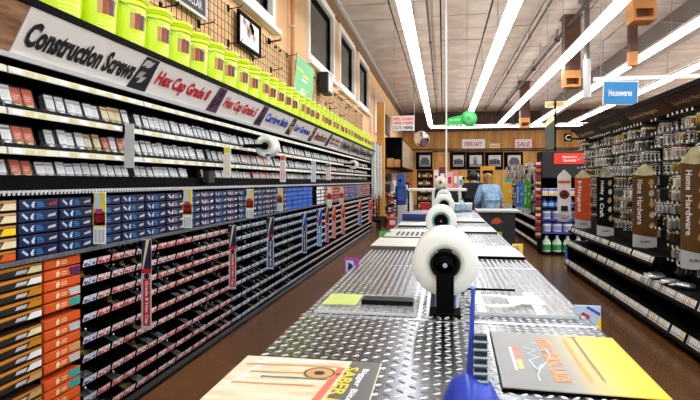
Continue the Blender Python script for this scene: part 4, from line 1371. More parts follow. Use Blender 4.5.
# film rolls on black uprights
RY = [(2.12, 445, 264, 66), (4.55, 441, 221, 31), (6.8, 444, 205, 21), (8.6, 444, 197, 15)]
nmr = ('nearest big white film roll on a black upright on the counter', 'second film roll with a pale teal core on the counter', 'third film roll on the counter, behind the teal one', 'farthest film roll on the counter')
for i, (Y, px, py, dp) in enumerate(RY):
    c0 = onY(px, py, Y)
    d = Y * _c - c0.x * _s
    r = dp / 2 * d / FPX
    t = thing('film_roll', nmr[i], 'roll', (c0.x, Y, ZT), 0, 'film rolls standing on the counter')
    hz = c0.z - ZT
    L = .3
    o_ = []
    rc = r * .43
    core = beige if i != 1 else tealcore
    M = lambda mb: mb
    ob('film', MB().lathe([(r * .6, .002), (r * .96, 0), (r, .008), (r, L - .008), (r * .96, L), (rc, L)], (0, 0, hz), n=44, axis='Y').mesh('film', film), t)
    ob('core', MB().lathe([(r * .6, .002), (rc * 1.12, .003), (rc * 1.02, .02), (rc, L)], (0, 0, hz), n=36, axis='Y').mesh('core', core if i == 1 else mat('film_inner', '#dfe6da', .4)), t)
    ob('hub', MB().lathe([(rc * 1.0, .0), (rc * 1.02, -.012), (rc * .86, -.014), (rc * .8, -.004), (.0001, -.004)], (0, 0, hz), n=32, axis='Y').mesh('hub', blackp), t)
    bw_ = .034 if i == 0 else .02
    ob('upright', MB().bbox(-bw_, -.03, 0, bw_, -.02, hz, .002).lathe([(.0001, -.03), (bw_, -.03), (bw_, -.02), (.0001, -.02)], (0, 0, hz), n=20, axis='Y').mesh('upright', black), t)
    ob('foot_plate', MB().box(-.06, -.06, 0, .06, L + .05, .005).mesh('foot_plate', black), t)
    ob('rear_upright', MB().box(-bw_, L + .015, .005, bw_, L + .025, hz + .02).tube((0, -.02, hz), (0, L + .02, hz), .012, n=10).mesh('rear_upright', black), t)
    ob('bolt', MB().lathe([(.0001, -.042), (.01, -.042), (.0115, -.038), (.0115, -.03)], (0, 0, hz), n=6, axis='Y', smooth=False).mesh('bolt', chrome), t)
    if i == 0:
        mb = MB()
        pts = []
        for q in range(9):
            a = -PI / 2 - .5 + q * .14
            pts.append((-.055 + .014 * q, .06 + .012 * math.sin(q * 1.7)))
        for q in range(8):
            (x0, y0), (x1, y1) = pts[q], pts[q + 1]
            mb.poly([(x0, y0, .003), (x1, y1, .003), (x1, y1, hz - r * .9), (x0, y0, hz - r * .9)], 0 if q % 3 else 1)
        ob('film_tail', mb.mesh('film_tail', mat('printed_film', '#dfe8f2', .25, alpha=.75), mat('film_blue', '#4b6fb0', .3, alpha=.85)), t)

# clear acrylic sheets and trays lying on the plate
def acrylic(label, x0, x1, y0, y1, h, inner):
    t = thing('acrylic_tray', label, 'tray', (x0, y0, ZT))
    w_, l_ = x1 - x0, y1 - y0
    ob('sheet', MB().bbox(0, 0, 0, w_, l_, h, .003).mesh('sheet', mat('acrylic', '#eef4f6', .04, var=0, alpha=.28, spec=.8)), t)
    ob('front_edge', MB().box(0, -.002, 0, w_, 0, h).mesh('front_edge', mat('acrylic_edge', '#cfdadd', .2, var=0)), t)
    for nm, a in inner:
        ob(nm, a, t)
    return t
acrylic('clear acrylic tray holding a black card at the left of the roll', -.5, -.1, 2.03, 2.36, .010,
        [('black_card', MB().box(.17, .12, .011, .38, .2, .03).mesh('black_card', blackp)), ('leaflet', MB().box(.01, .1, .0105, .15, .3, .012).mesh('leaflet', mat('lime_leaflet', '#c9da77', .4)))])
acrylic('clear acrylic sheet with a white card at the right of the roll', .11, .5, 2.1, 2.5, .012,
        [('white_card', MB().box(.16, .16, .0125, .3, .3, .0145).mesh('white_card', paper)), ('rim', MB().lathe([(.09, .013), (.1, .02), (.11, .013)], (.1, .2, 0), n=24).mesh('rim', white))])
# boards lying across the far counter
def board(label, x0, x1, y0, y1, h=.012, edge=black, top=None, name='counter_board'):
    t = thing(name, label, 'board', (x0, y0, ZT))
    ob('slab', MB().bbox(0, 0, 0, x1 - x0, y1 - y0, h, .002).mesh('slab', top or white), t)
    ob('front_strip', MB().box(.0, -.006, 0, x1 - x0, 0, h * .9).mesh('front_strip', edge), t)
    return t
plbd = mat('pale_board', '#cfcec6', .35)
board('white board with black front edge right of the big roll', .2, .53, 3.62, 4.2, .02, black, plbd)
b_ = board('pale board with dark front lip left of the teal-cored roll', -.54, -.17, 3.98, 4.55, .03, mat('lip_brown', '#5b5348', .5), plbd)
b2 = board('pale slotted board with dark bars on the left of the counter', -.53, -.15, 4.75, 5.5, .02, charcoal, plbd)
for k in range(6):
    ob('slot', MB().box(.1 + k * .045, .1, .02, .125 + k * .045, .45, .022).mesh('slot', charcoal), b2)
board('pale board on the right, second behind the big roll', .16, .52, 5.35, 5.9, .02, charcoal, plbd)
board('pale board on the right, third behind the big roll', .15, .51, 6.7, 7.3, .02, charcoal, plbd)
board('pale board on the left, beside the blue box', -.5, -.14, 6.0, 6.45, .02, charcoal, plbd)
t = thing('flat_box', 'dark blue flat box on the left of the far counter', 'box', (-.52, 6.9, ZT))
ob('carton', MB().bbox(0, 0, 0, .34, .5, .09, .004).mesh('carton', mat('deep_blue', '#14245c', .4)), t)
ob('lid_edge', MB().box(-.004, -.004, .06, .344, .504, .068).mesh('lid_edge', blue), t)
t = thing('black_cable', 'short black cable lying behind the clear sheet', 'cable', (.09, 2.56, ZT))
mb = MB()
cp = [(0, 0, .006), (.06, .01, .006), (.12, .0, .008), (.18, .015, .006), (.24, .01, .006)]
for a, b in zip(cp, cp[1:]):
    mb.tube(a, b, .006, n=6)
ob('cord', mb.mesh('cord', black), t)
ob('plug', MB().bbox(-.03, -.012, 0, .004, .012, .02, .003).mesh('plug', blackp), t)

# blue thread checker
t = thing('thread_checker', 'blue plastic thread checker with steel studs at the counter front', 'gauge', (.062, 1.22, ZT))
bl = mat('royal_blue_plastic', '#1c3fc0', .35, coat=.2)
ob('base', MB().lathe([(.0001, .085), (.02, .083), (.045, .065), (.062, .03), (.068, .0), (.0001, 0)], n=28).mesh('base', bl), t)
ob('blade', MB().prism([(-.012, 0, .05), (.004, 0, .05), (.006, 0, .15), (.009, 0, .275), (.002, 0, .275), (-.005, 0, .15)], (0, .03, 0)).mesh('blade', bl), t)
for k in range(9):
    z = .022 + k * .0175
    ob('stud', MB().tube((.004, -.02, z), (.036, -.02, z), .0062 - .0003 * k, n=8).tube((.004, -.02, z), (.01, -.02, z), .0075 - .0003 * k, n=6).mesh('stud', mat('stud_steel', '#9fb3ae', .3, metal=.9)), t)
ob('stud_holder', MB().box(.006, -.018, .012, .034, .0, .175).mesh('stud_holder', mat('holder_navy', '#101a38', .5)), t)
for k in range(5):
    z = .18 + k * .018
    ob('stud', MB().tube((-.014, .015, z), (-.002, .015, z), .004, n=8).mesh('stud', steel), t)
t = thing('thread_checker', 'small blue upright gauge beside the second film roll', 'gauge', (.11, 3.35, ZT))
ob('base', MB().lathe([(.0001, .03), (.03, .02), (.035, 0), (.0001, 0)], n=16).mesh('base', bl), t)
ob('blade', MB().prism([(-.01, 0, .02), (.012, 0, .02), (-.004, 0, .2), (-.014, 0, .2)], (0, .02, 0)).mesh('blade', bl), t)

# little flags on the counter edges
def edge_flag(label, px0, px1, py0, py1, Y, c1, c2, c3, left):
    a, b = onY(px0, py1, Y), onY(px1, py0, Y)
    w_, h_ = b.x - a.x, b.z - a.z
    t = thing('edge_flag', label, 'sign', (a.x, Y, a.z), 0, 'little flags on the counter edges')
    ob('card', MB().bbox(0, 0, 0, w_, .006, h_, .002).mesh('card', c1), t)
    mb = MB()
    if Y == 2.2:
        mb.poly([(w_ * .74, -.001, 0), (w_, -.001, 0), (w_, -.001, h_ * .62)], 0)
        mb.poly([(w_ * .45, -.001, h_ * .9), (w_ * .5, -.001, h_ * .98), (w_ * .98, -.001, h_ * .72), (w_ * .95, -.001, h_ * .6)], 2)
    else:
        mb.poly([(w_ * .12, -.001, h_ * .15), (w_ * .8, -.001, h_ * .15), (w_ * .6, -.001, h_ * .85), (w_ * .12, -.001, h_ * .85)], 0)
    mb.poly([(w_ * .25, -.002, h_ * .3), (w_ * .5, -.002, h_ * .3), (w_ * .6, -.002, h_ * .6), (w_ * .3, -.002, h_ * .75)], 1)
    ob('print', mb.mesh('print', c2, c3, blue), t)
    xe = (-TX - a.x) if left else (TX - a.x)
    ob('bracket', MB().box(min(xe - .02, 0) if not left else w_ * .4, .006, h_ * .2, w_ * .4 if not left else max(xe + .03, w_), .012, h_ * .35).mesh('bracket', black), t)
mag = mat('magenta_flag', '#a33aa6', .4)
edge_flag('purple flag on the left counter edge', 344, 359, 258, 275, 3.2, mag, icewhite, navy, True)
edge_flag('green flag on the left counter edge', 379, 391, 231, 241, 5.1, mat('flag_green', '#39a866', .4), lime, green, True)
edge_flag('white, blue and red flag with yellow side on the right counter edge', 574, 601, 306, 330, 2.2, icewhite, yellow, red, False)
edge_flag('yellow and purple flag on the right counter edge', 512, 523, 244, 257, 4.1, yellow, mat('lilac_print', '#b58cc4', .4), purple, False)
edge_flag('small olive flag on the farther right counter edge', 497, 502, 232, 240, 5.6, mat('olive_flag', '#a8b04a', .4), lime, green, False)
edge_flag('small red flag on the far left counter edge', 402, 409, 214, 220, 8.3, red, paper, dred, True)
edge_flag('small blue flag on the far left counter edge', 397, 404, 219, 225, 6.9, sky, icewhite, blue, True)

# white power pole rising from the counter
t = thing('power_pole', 'thin white power pole rising from the counter to the ceiling', 'pole', (.055, 9.2, ZT))
ob('pole', MB().tube((0, 0, 0), (0, 0, HC - ZT), .014, n=10).mesh('pole', white), t)
ob('foot_plate', MB().bbox(-.06, -.06, 0, .06, .06, .02, .004).mesh('foot_plate', lgrey), t)

# ------------------------------------------------------------------ hanging from the ceiling
def pipe(label, x, y0, y1, z, r, m, joints):
    t = thing('ceiling_pipe', label, 'pipe', (x, y0, z), 0)
    ob('pipe', MB().tube((0, 0, 0), (0, y1 - y0, 0), r, n=8).mesh('pipe', m), t)
    for k in range(joints):
        yy = (k + .5) * (y1 - y0) / joints
        ob('coupling', MB().tube((0, yy - .06, 0), (0, yy + .06, 0), r * 1.6, n=8).tube((0, yy, 0), (0, yy, HC - z), .012, n=5).mesh('coupling', m), t)
dpipe = mat('sprinkler_pipe', '#3b332e', .5)
pipe('dark sprinkler pipe just right of the leftmost light row', -.36, -2, 33.2, HC - .22, .03, dpipe, 9)
pipe('thick black sprinkler pipe running past the brown hanging boxes', 3.15, -2, 33.2, HC - .3, .05, mat('black_pipe', '#1c1816', .5), 9)
pipe('thin grey-brown pipe between the second and third light rows', 2.4, -2, 33.2, HC - .2, .025, dpipe, 7)
t = thing('ceiling_girder', 'pale grey steel girder running along the ceiling at right', 'beam', (5.7, -2, HC))
gm = mat('girder_paint', '#a8a097', .6)
ob('web', MB().box(-.03, 0, -.75, .03, 35, 0).mesh('web', mat('girder_web_shaded', '#6b625b', .7)), t)  # shadow on the web is put into its darker paint colour
ob('flange', MB().box(-.16, 0, -.8, .16, 35, -.75).mesh('flange', gm), t)
for k in range(8):
    ob('stiffener', MB().prism([(-.1, 0, -.75), (-.06, 0, -.75), (-.06, 2.2, -.02), (-.1, 2.2, -.02)], (0, .05, 0)).mesh('stiffener', gm), t, (0, 9 + k * 3, 0))
brn = ramp_mat('brown_box_board', ['#4a3022', '#5c3d2b', '#6a4833'], 1.2, .6)
orl = ramp_mat('warm_box_board', ['#b8763a', '#cf8c4c', '#dd9f60'], 2., .6)
for px, pyb, y, lb in ((641, 23, 10.8, 'brown hanging box chute nearest the camera, cut by the top edge'), (571, 88, 14.5, 'tall brown hanging box chute with an orange foot left of the grey pipe'), (524.5, 128, 23.7, 'farthest brown hanging box chute with an orange foot')):
    p = onY(px, pyb, y)
    x, zb = p.x, p.z
    t = thing('hanging_box', lb, 'duct', (x, y, zb), 0, 'brown box chutes hanging from the ceiling')
    ob('shaft', MB().box(-.19, -.19, .42, .19, .19, HC - zb).mesh('shaft', brn), t)
    mb = MB()
    mb.box(-.2, -.2, 0, .2, .2, .06)
    mb.box(-.2, -.2, .06, -.15, .2, .42).box(.15, -.2, .06, .2, .2, .42).box(-.15, .15, .06, .15, .2, .42)
    mb.box(-.15, -.2, .22, .15, -.15, .42)
    ob('foot_box', mb.mesh('foot_box', orl), t)
    ob('flange', MB().box(-.24, -.24, HC - zb - .04, .24, .24, HC - zb).mesh('flange', brn), t)
t = thing('hanging_box', 'slim brown hanging box chute right of the third light row', 'duct', (onY(632.5, 78, 12.2).x, 12.2, 3.95), 0, 'brown box chutes hanging from the ceiling')
ob('shaft', MB().box(-.08, -.08, .3, .08, .08, HC - 3.95).mesh('shaft', brn), t)
ob('foot_box', MB().bbox(-.09, -.09, 0, .09, .09, .3, .01).mesh('foot_box', orl), t)
t = thing('vent_pipe', 'grey metal vent pipe hanging right of the brown box chute', 'pipe', (onY(587, 78, 13.2).x, 13.2, 3.45))
ob('upper_pipe', MB().tube((0, 0, .9), (0, 0, HC - 3.45), .06, n=14).mesh('upper_pipe', mat('dull_pipe', '#77736e', .4, metal=.4)), t)
ob('lower_pipe', MB().tube((0, 0, 0), (0, 0, .9), .085, n=14).mesh('lower_pipe', lgrey), t)
ob('collar', MB().tube((0, 0, HC - 3.5), (0, 0, HC - 3.45), .2, n=16).mesh('collar', grey), t)

def hung(name, label, px0, px1, py0, py1, Y, build, cat='sign', wires=True):
    a, b = onY(px0, py1, Y), onY(px1, py0, Y)
    w_, h_ = b.x - a.x, b.z - a.z
    t = thing(name, label, cat, (a.x, Y, a.z))
    build(t, w_, h_)
    if wires:
        for x in (w_ * .08, w_ * .7):
            ob('wire', MB().tube((x, .01, h_ - .005), (x, .01, HC - a.z), .004, n=4).mesh('wire', grey), t)
    return t
def b_house(t, w, h):
    up_ = h * .93
    ob('frame', MB().bbox(-.012, 0, -.012, w + .012, .02, h + .012, .004).mesh('frame', white), t)
    ob('face', MB().bbox(0, -.006, 0, w, 0, h, .003).mesh('face', mat('signal_blue', '#1f86cc', .4)), t)
    mb = MB(); text(mb, 'Housewares', (w * .14, -.0075, h * .36), RT, UP, w * .7, h * .3); ob('lettering', mb.mesh('lettering', paper), t)
hs = hung('department_sign', 'blue hanging Housewares sign with white lettering', 603.5, 637, 81, 104, 7.97, b_house, wires=False)
hs.rotation_euler = (0, .03, 0)
t = thing('sign_rail', 'white horizontal rail that carries the blue sign', 'rail', (hs.location.x - .12, 8.03, onY(600, 80, 8.03).z))
ob('rail', MB().bbox(0, -.02, -.02, 1.75, .02, .04, .004).mesh('rail', white), t)
for x in (.1, 1.6):
    ob('wire', MB().tube((x, 0, .04), (x, 0, HC - t.location.z), .005, n=5).mesh('wire', grey), t)
for x in (.2, .55):
    ob('clip', MB().box(x, -.039, -.07, x + .03, -.02, .0).mesh('clip', lgrey), t)

def b_cut(t, w, h):
    ob('board', MB().bbox(0, 0, 0, w, .015, h, .003).mesh('board', paper), t)
    ob('pink_field', MB().box(.01, -.003, h * .4, w - .01, 0, h * .97).mesh('pink_field', mat('pale_pink_sign', '#f4c9c4', .4)), t)
    mb = MB()
    text(mb, 'PIPE - CHAIN', (w * .06, -.005, h * .7), RT, UP, w * .86, h * .17, 0)
    text(mb, 'WIRE + ROPE', (w * .06, -.005, h * .43), RT, UP, w * .86, h * .17, 0)
    ob('red_lettering', mb.mesh('red_lettering', red), t)
    mb = MB(); text(mb, 'CUT HERE', (w * .06, -.005, h * .1), RT, UP, w * .86, h * .22, 0); ob('black_lettering', mb.mesh('black_lettering', black), t)
hung('cut_sign', 'white and pink hanging CUT HERE sign', 392.5, 414.5, 115.5, 131, 14, b_cut)

def b_key(t, w, h):
    gk = mat('key_green', '#2fd45f', .4)
    r = h * .5
    ob('bow', MB().lathe([(.0001, -.03), (r * .96, -.03), (r, -.02), (r, .02), (r * .96, .03), (.0001, .03)], (w - r, 0, r), n=32, axis='Y').mesh('bow', gk), t)
    ob('bow_ring', MB().lathe([(r * .3, -.034), (r * .72, -.034), (r * .72, -.03)], (w - r, 0, r), n=24, axis='Y').mesh('bow_ring', mat('key_pale', '#7ad98f', .4)), t)
    L = w - 2 * r + .04
    pts = [(L, -.02, r * 1.5), (.1, -.02, r * 1.1), (.0, -.02, r * .5), (.08, -.02, r * .1)]
    n = 7
    for k in range(n):
        x = .1 + (L - .1) * k / n
        pts += [(x + .02, -.02, r * (.4 if k % 2 else .1)), (x + .05, -.02, r * (.1 if k % 2 else .4))]
    pts += [(L, -.02, r * .6)]
    ob('blade', MB().prism(pts, (0, .04, 0)).mesh('blade', gk), t)
    mb = MB(); text(mb, 'key', (.12, -.022, r * .62), Vector((1, 0, .08)), UP, L * .62, r * .38); ob('lettering', mb.mesh('lettering', mat('key_pale2', '#b9f0c4', .4)), t)
hung('key_sign', 'giant green key sign hanging from the ceiling', 444, 477, 110.5, 127, 12, b_key)
c0 = onY(421.5, 139.5, 20)
t = thing('convex_mirror', 'round convex security mirror hanging near the back left', 'mirror', (c0.x, 20, c0.z))
r = 8.3 * 20 / FPX
o = ob('dome', MB().lathe([(.0001, -.14), (r * .4, -.12), (r * .75, -.06), (r * .95, 0)], n=32, axis='Y').mesh('dome', chrome), t, (0, 0, 0), (.35, 0, -.35))
ob('rim', MB().lathe([(r * .95, -.005), (r, 0), (r, .04), (.0001, .06)], n=32, axis='Y').mesh('rim', lgrey), t, (0, 0, 0), (.35, 0, -.35))
ob('hanger', MB().tube((-.28, .12, .0), (-.28, .12, HC - c0.z), .015, n=6).mesh('hanger', grey), t)

# ------------------------------------------------------------------ back of the shop
def span(px0, px1, py0, py1, Y):
    a, b = onY(px0, py1, Y), onY(px1, py0, Y)
    return a.x, b.x, a.z, b.z
t = thing('timber_post', 'golden timber post at the far end of the left shelving', 'post', (-2.12, 18.3, 0))
ob('shaft', MB().bbox(-.13, -.13, 0, .13, .13, 4.2, .01).mesh('shaft', wood), t)
ob('base_block', MB().bbox(-.16, -.16, 0, .16, .16, .25, .01).mesh('base_block', woodd), t)
# hanging clear tubes beside the shelving end
for k in range(7):
    x, y = -2.15 + .06 * (k % 3), 15.75 + .26 * k
    t = thing('clear_tube_bundle', 'bundle of clear plastic tubing hanging past the shelving, %s from the camera' % nth(k + 1), 'tubing', (x, y, .9), 0, 'clear tubing past the left shelving')
    mb = MB()
    for q in range(6):
        a = random.uniform(-.08, .08)
        mb.tube((a, random.uniform(-.06, .06), random.uniform(0, .4)), (a * .6, 0, 1.75), .026, n=7)
    ob('tubes', mb.mesh('tubes', mat('cloudy_tube', '#c9d3d2', .2, var=.4, scale=20)), t)
    ob('strap', MB().bbox(-.08, -.07, 1.0, .08, .07, 1.06, .01).mesh('strap', (teal, yellow, lgrey)[k % 3]), t)
    ob('pole', MB().tube((0, 0, -.559), (0, 0, 1.8), .012, n=6).mesh('pole', black), t)
t = thing('tube_stand', 'black slatted stand under the clear tubing', 'stand', (-2.45, 15.65, 0))
ob('deck', MB().box(0, 0, .3, .62, 1.75, .34).mesh('deck', black), t)
for x in (.03, .57):
    for y in (.03, 1.68):
        ob('leg', MB().box(x, y, 0, x + .04, y + .04, .3).mesh('leg', black), t)
# wall cabinets
t = thing('wall_cabinet', 'long dark wall cabinet with pale doors and an open end', 'cabinet', (XW, 23, 2.05))
W_, D_, H_ = .72, 9.6, 1.35
mb = MB().box(0, 0, 0, W_, D_, .05).box(0, 0, H_ - .05, W_, D_, H_).box(0, .6, .05, W_ - .02, D_, H_ - .05).box(W_ - .05, 0, .05, W_, .05, H_ - .05).box(0, 0, .05, .03, .6, H_ - .05)
ob('carcass', mb.mesh('carcass', black), t)
dm = mat('pale_door', '#a58b6a', .5)
for k in range(6):
    d_ = ob('door', MB().bbox(W_ - .01, .65 + k * 1.5, .08, W_ + .02, 2.1 + k * 1.5, H_ - .08, .008).mesh('door', dm), t)
    ob('handle', MB().box(W_ + .02, 1.95 + k * 1.5, .4, W_ + .045, 1.98 + k * 1.5, .6).mesh('handle', steel), d_)
for k, x in enumerate((.08, .38)):
    tb = thing('cardboard_box', 'brown cardboard box in the open cabinet end, %s one' % ('left', 'right')[k], 'box', (XW + x, 23.1, 2.101), 0, 'boxes in the open cabinet end')
    ob('carton', MB().bbox(0, 0, 0, .27, .4, .4 - .06 * k, .006).mesh('carton', mat('cardboard', '#b98a4e', .7)), tb)
    ob('tape', MB().box(.11, -.003, .1, .16, .403, .403 - .06 * k).mesh('tape', tan), tb)
# key-cutting bench and its machines
t = thing('work_bench', 'dark work bench below the wall cabinet', 'bench', (XW, 20.5, 0))
ob('top', MB().box(.02, 0, .9, .75, 9, .95).mesh('top', woodd), t)
for y in (.1, 3, 6, 8.8):
    ob('leg', MB().box(.65, y, 0, .72, y + .08, .9).mesh('leg', black), t)
    ob('leg', MB().box(.05, y, 0, .12, y + .08, .9).mesh('leg', black), t)
ob('shelf', MB().box(.05, .1, .35, .7, 8.9, .38).mesh('shelf', black), t)
def machine(name, label, x, y, z, w, d, h, m1, m2, cat='machine'):
    t = thing(name, label, cat, (x, y, z))
    ob('body', MB().bbox(0, 0, 0, w, d, h * .62, .03).mesh('body', m1), t)
    ob('head', MB().bbox(w * .1, d * .1, h * .62, w * .9, d * .9, h, .03).mesh('head', m2), t)
    ob('face_panel', MB().bbox(w * .15, -.02, h * .15, w * .85, 0, h * .5, .01).mesh('face_panel', m2), t)
    ob('knob', MB().lathe([(.0001, -.06), (.05, -.06), (.05, -.02)], (w * .5, 0, h * .78), n=12, axis='Y').mesh('knob', black), t)
    ob('lever', MB().tube((w * .9, d * .5, h * .7), (w + .1, d * .3, h * .95), .015, n=6).mesh('lever', steel), t)
machine('key_machine', 'grey key cutting machine on the dark bench', -2.4, 20.6, .95, .45, .5, .85, mat('machine_grey', '#7d7f80', .4, metal=.3), charcoal)
machine('key_machine', 'tall blue machine at the bench front', -1.72, 19.3, .62, .38, .5, 1.15, mat('machine_blue', '#163a86', .4), mat('machine_blue2', '#2c56ac', .4))
t = thing('machine_stand', 'grey cabinet carrying the tall blue machine', 'stand', (-1.75, 19.2, 0))
ob('body', MB().bbox(0, 0, .04, .44, .7, .62, .01).mesh('body', lgrey), t)
ob('plinth', MB().box(.03, .03, 0, .41, .67, .04).mesh('plinth', black), t)
for k, (x, y, z, w_, h_, m_, lb) in enumerate(((-2.3, 21.6, .95, .4, .55, white, 'white carton on the dark bench, taller one'), (-1.95, 22.4, .95, .35, .4, mat('pale_blue_carton', '#b9c6d8', .5), 'pale blue carton on the dark bench'),
        (-2.3, 19.2, 0, .5, .4, mat('red_carton', '#b8402c', .5), 'red carton on the floor by the bench'), (-1.75, 17.0, 0, .3, .32, mat('red_tub', '#c23a28', .5), 'small red carton beside the timber post'), (-1.8, 24.0, .95, .3, .5, navy, 'navy carton far along the bench'), (-1.85, 25.2, .95, .4, .45, red, 'red carton far along the bench'))):
    t = thing('carton', lb, 'box', (x, y, z))
    ob('carton', MB().bbox(0, 0, 0, w_, .4, h_, .006).mesh('carton', m_), t)
    ob('label', MB().box(w_ * .2, -.004, h_ * .3, w_ * .8, 0, h_ * .75).mesh('label', paper if m_ is not white else sky), t)
# wire racks of small goods in front of the bench
for k in range(3):
    x, y = -2.35 + .12 * k, 16.2 + 1.15 * k
    y = (17.75, 19.9, 18.75)[k]
    x = (-2.48, -2.1, -1.95)[k] if k != 1 else -1.62
    t = thing('goods_rack', ('black rack of small goods right behind the tubing', 'black rack of small goods beside the blue machine', 'black rack of small goods in front of the blue machine')[k], 'rack', (x, y, 0))
    for q in range(4):
        ob('shelf', MB().box(0, 0, .12 + q * .27, .34, .34, .135 + q * .27).mesh('shelf', black), t)
    for a in (0, .32):
        for b in (0, .32):
            ob('post', MB().box(a, b, 0, a + .02, b + .02, 1.25).mesh('post', black), t)
    for q in range(4):
        for j in range(3):
            tb = thing('small_carton', 'little %s carton on the %s shelf up of the rack %s' % (('red', 'white', 'grey')[(q + j) % 3], nth(q + 1), ('behind the tubing', 'beside the blue machine', 'before the blue machine')[k]), 'carton', (x + .03 + j * .1, y + .03, .1355 + q * .27), 0, 'little cartons on the goods racks')
            ob('carton', MB().bbox(0, 0, 0, .085, .2, .15 + .03 * (j % 2), .003).mesh('carton', (red, paper, grey)[(q + j) % 3]), tb)
            ob('band', MB().box(-.001, -.001, .05, .086, .0, .09).mesh('band', (paper, blue, charcoal)[(q + j) % 3]), tb)

# back wall fittings
def photo_panel(label, px0, px1, kind, dz=0):
    x0, x1, z0, z1 = span(px0, px1, 152, 169.5, YB - .1)
    t = thing('framed_photo', label, 'picture', (x0, YB - .1, z0), 0, 'black and white photographs on the back wall')
    w_, h_ = x1 - x0, z1 - z0
    ob('frame', MB().box(0, 0, 0, w_, .06, h_).mesh('frame', black), t)
    gs = [mat('photo_grey_%d' % q, c, .5) for q, c in enumerate(('#c9ccd0', '#8b8f94', '#55595e', '#24272a'))]
    mb = MB()
    X0, X1, Z0, Z1 = w_ * .2, w_ * .88, h_ * .16, h_ * .82
    mb.box(X0, -.012, Z0, X1, 0, Z1, 0)
    dw, dh = X1 - X0, Z1 - Z0
    f = -.014
    P_ = lambda u, v: (X0 + dw * u, f, Z0 + dh * v)
    mb.poly([P_(0, 0), P_(1, 0), P_(1, .22), P_(0, .22)], 1)
    if kind == 0:     # barn
        mb.poly([P_(.1, .2), P_(.9, .2), P_(.9, .5), P_(.72, .78), P_(.3, .8), P_(.1, .5)], 2)
    elif kind == 1:   # long shop front
        mb.poly([P_(.05, .2), P_(.95, .2), P_(.95, .55), P_(.6, .7), P_(.05, .6)], 2)
        f = -.016
        for q in range(3):
            mb.poly([P_(.12 + .28 * q, .25), P_(.3 + .28 * q, .25), P_(.3 + .28 * q, .5), P_(.12 + .28 * q, .5)], 3)
    else:
        mb.poly([P_(.3, .15), P_(.62, .15), P_(.62, .75), P_(.46, .9), P_(.3, .75)], 1)
        f = -.016
        mb.poly([P_(.4, .2), P_(.52, .2), P_(.52, .55), P_(.4, .55)], 2)
    ob('photograph', mb.mesh('photograph', *gs), t)
photo_panel('framed photograph of a barn left on the back wall', 416, 432.5, 0)
photo_panel('framed photograph of a shop front on the back wall', 450, 465.5, 1)
photo_panel('framed photograph of a tall gate on the back wall', 466, 484, 2)
photo_panel('framed photograph of a low building right on the back wall', 485, 503, 1)
photo_panel('framed photograph at the far right of the back wall', 504, 523, 0)
def wall_sign(label, px0, px1, py0, py1, base, cap, capc, Y=None, name='wall_sign'):
    Y = Y or YB - .1
    x0, x1, z0, z1 = span(px0, px1, py0, py1, Y)
    t = thing(name, label, 'sign', (x0, Y, z0))
    w_, h_ = x1 - x0, z1 - z0
    ob('board', MB().bbox(0, 0, 0, w_, .04, h_, .01).mesh('board', base), t)
    if cap:
        mb = MB(); text(mb, cap, (w_ * .1, -.004, h_ * .28), RT, Vector((.15, 0, 1)), w_ * .76, h_ * .46); ob('lettering', mb.mesh('lettering', capc), t)
    for x in (w_ * .15, w_ * .85):
        ob('wire', MB().tube((x, .02, h_), (x, .02, HC - z0), .008, n=4).mesh('wire', grey), t)
    return t
wall_sign('white sign with slanted red lettering above the photographs', 462, 485, 139, 149, paper, 'FEBRUARY', red)
wall_sign('small cream sign right of the red-lettered one', 490, 500, 143.5, 148.5, cream, 'SALE', orange)
t = wall_sign('red and white sign right of the small cream sign', 515, 532, 139, 149.5, paper, 'SALE', red)
x0, x1, z0, z1 = span(515, 532, 139, 149.5, YB - .1)
ob('red_edge', MB().box(-.1, .005, .15, .12, .03, z1 - z0 + .1).mesh('red_edge', rust), t)
ob('red_edge', MB().box(x1 - x0 - .12, .005, .15, x1 - x0 + .12, .03, z1 - z0 - .05).mesh('red_edge', rust), t)
t = wall_sign('small orange square on the wall between photographs', 437.5, 442.5, 156, 161, mat('orange_square', '#f0a070', .4), '', None)  # one even pale orange
x0, x1, z0, z1 = span(433, 600, 149.5, 151.5, YB - .16)
t = thing('wall_rail', 'dark timber rail above the photographs on the back wall', 'rail', (x0, YB - .16, z0))
ob('rail', MB().box(0, 0, 0, x1 - x0, .12, z1 - z0).mesh('rail', woodd), t)
ob('lip', MB().box(0, -.02, 0, x1 - x0, 0, .04).mesh('lip', black), t)
# tall dark shelving along the back wall with bottles
def back_rack(label, px0, px1, pyt, Y, rows_, cols_, word, pal):
    x0, x1, _, zt = span(px0, px1, pyt, 200, Y)
    t = thing('back_shelving', label, 'shelving', (x0, Y, 0))
    w_ = x1 - x0
    ob('back', MB().box(0, .45, 0, w_, .48, zt).mesh('back', black), t)
    ob('side', MB().box(0, 0, 0, .03, .45, zt).mesh('side', black), t)
    ob('side', MB().box(w_ - .03, 0, 0, w_, .45, zt).mesh('side', black), t)
    for q in range(rows_ + 1):
        ob('shelf', MB().box(.03, 0, q * (zt - .03) / rows_, w_ - .03, .45, q * (zt - .03) / rows_ + .03).mesh('shelf', woodd), t)
    for q in range(rows_):
        for j in range(cols_):
            hz = (zt - .03) / rows_
            m_ = pal[(q * 3 + j) % len(pal)]
            tb = thing('shelf_bottle', 'small bottle, %s from left on the %s shelf up, %s' % (nth(j + 1), nth(q + 1), word), 'bottle', (x0 + .05 + (w_ - .1) * (j + .5) / cols_, Y + .15, q * hz + .0305), 0, 'bottles on the back shelving')
            r_ = min(.09, (w_ - .1) / cols_ * .42)
            ob('body', MB().lathe([(.0001, 0), (r_, 0), (r_, hz * .5), (r_ * .4, hz * .66), (r_ * .4, hz * .74), (.0001, hz * .74)], n=10).mesh('body', m_), tb)
            ob('wrap_label', MB().lathe([(r_ * 1.02, hz * .12), (r_ * 1.02, hz * .4)], n=10).mesh('wrap_label', (cream, paper, red)[(q + j) % 3]), tb)
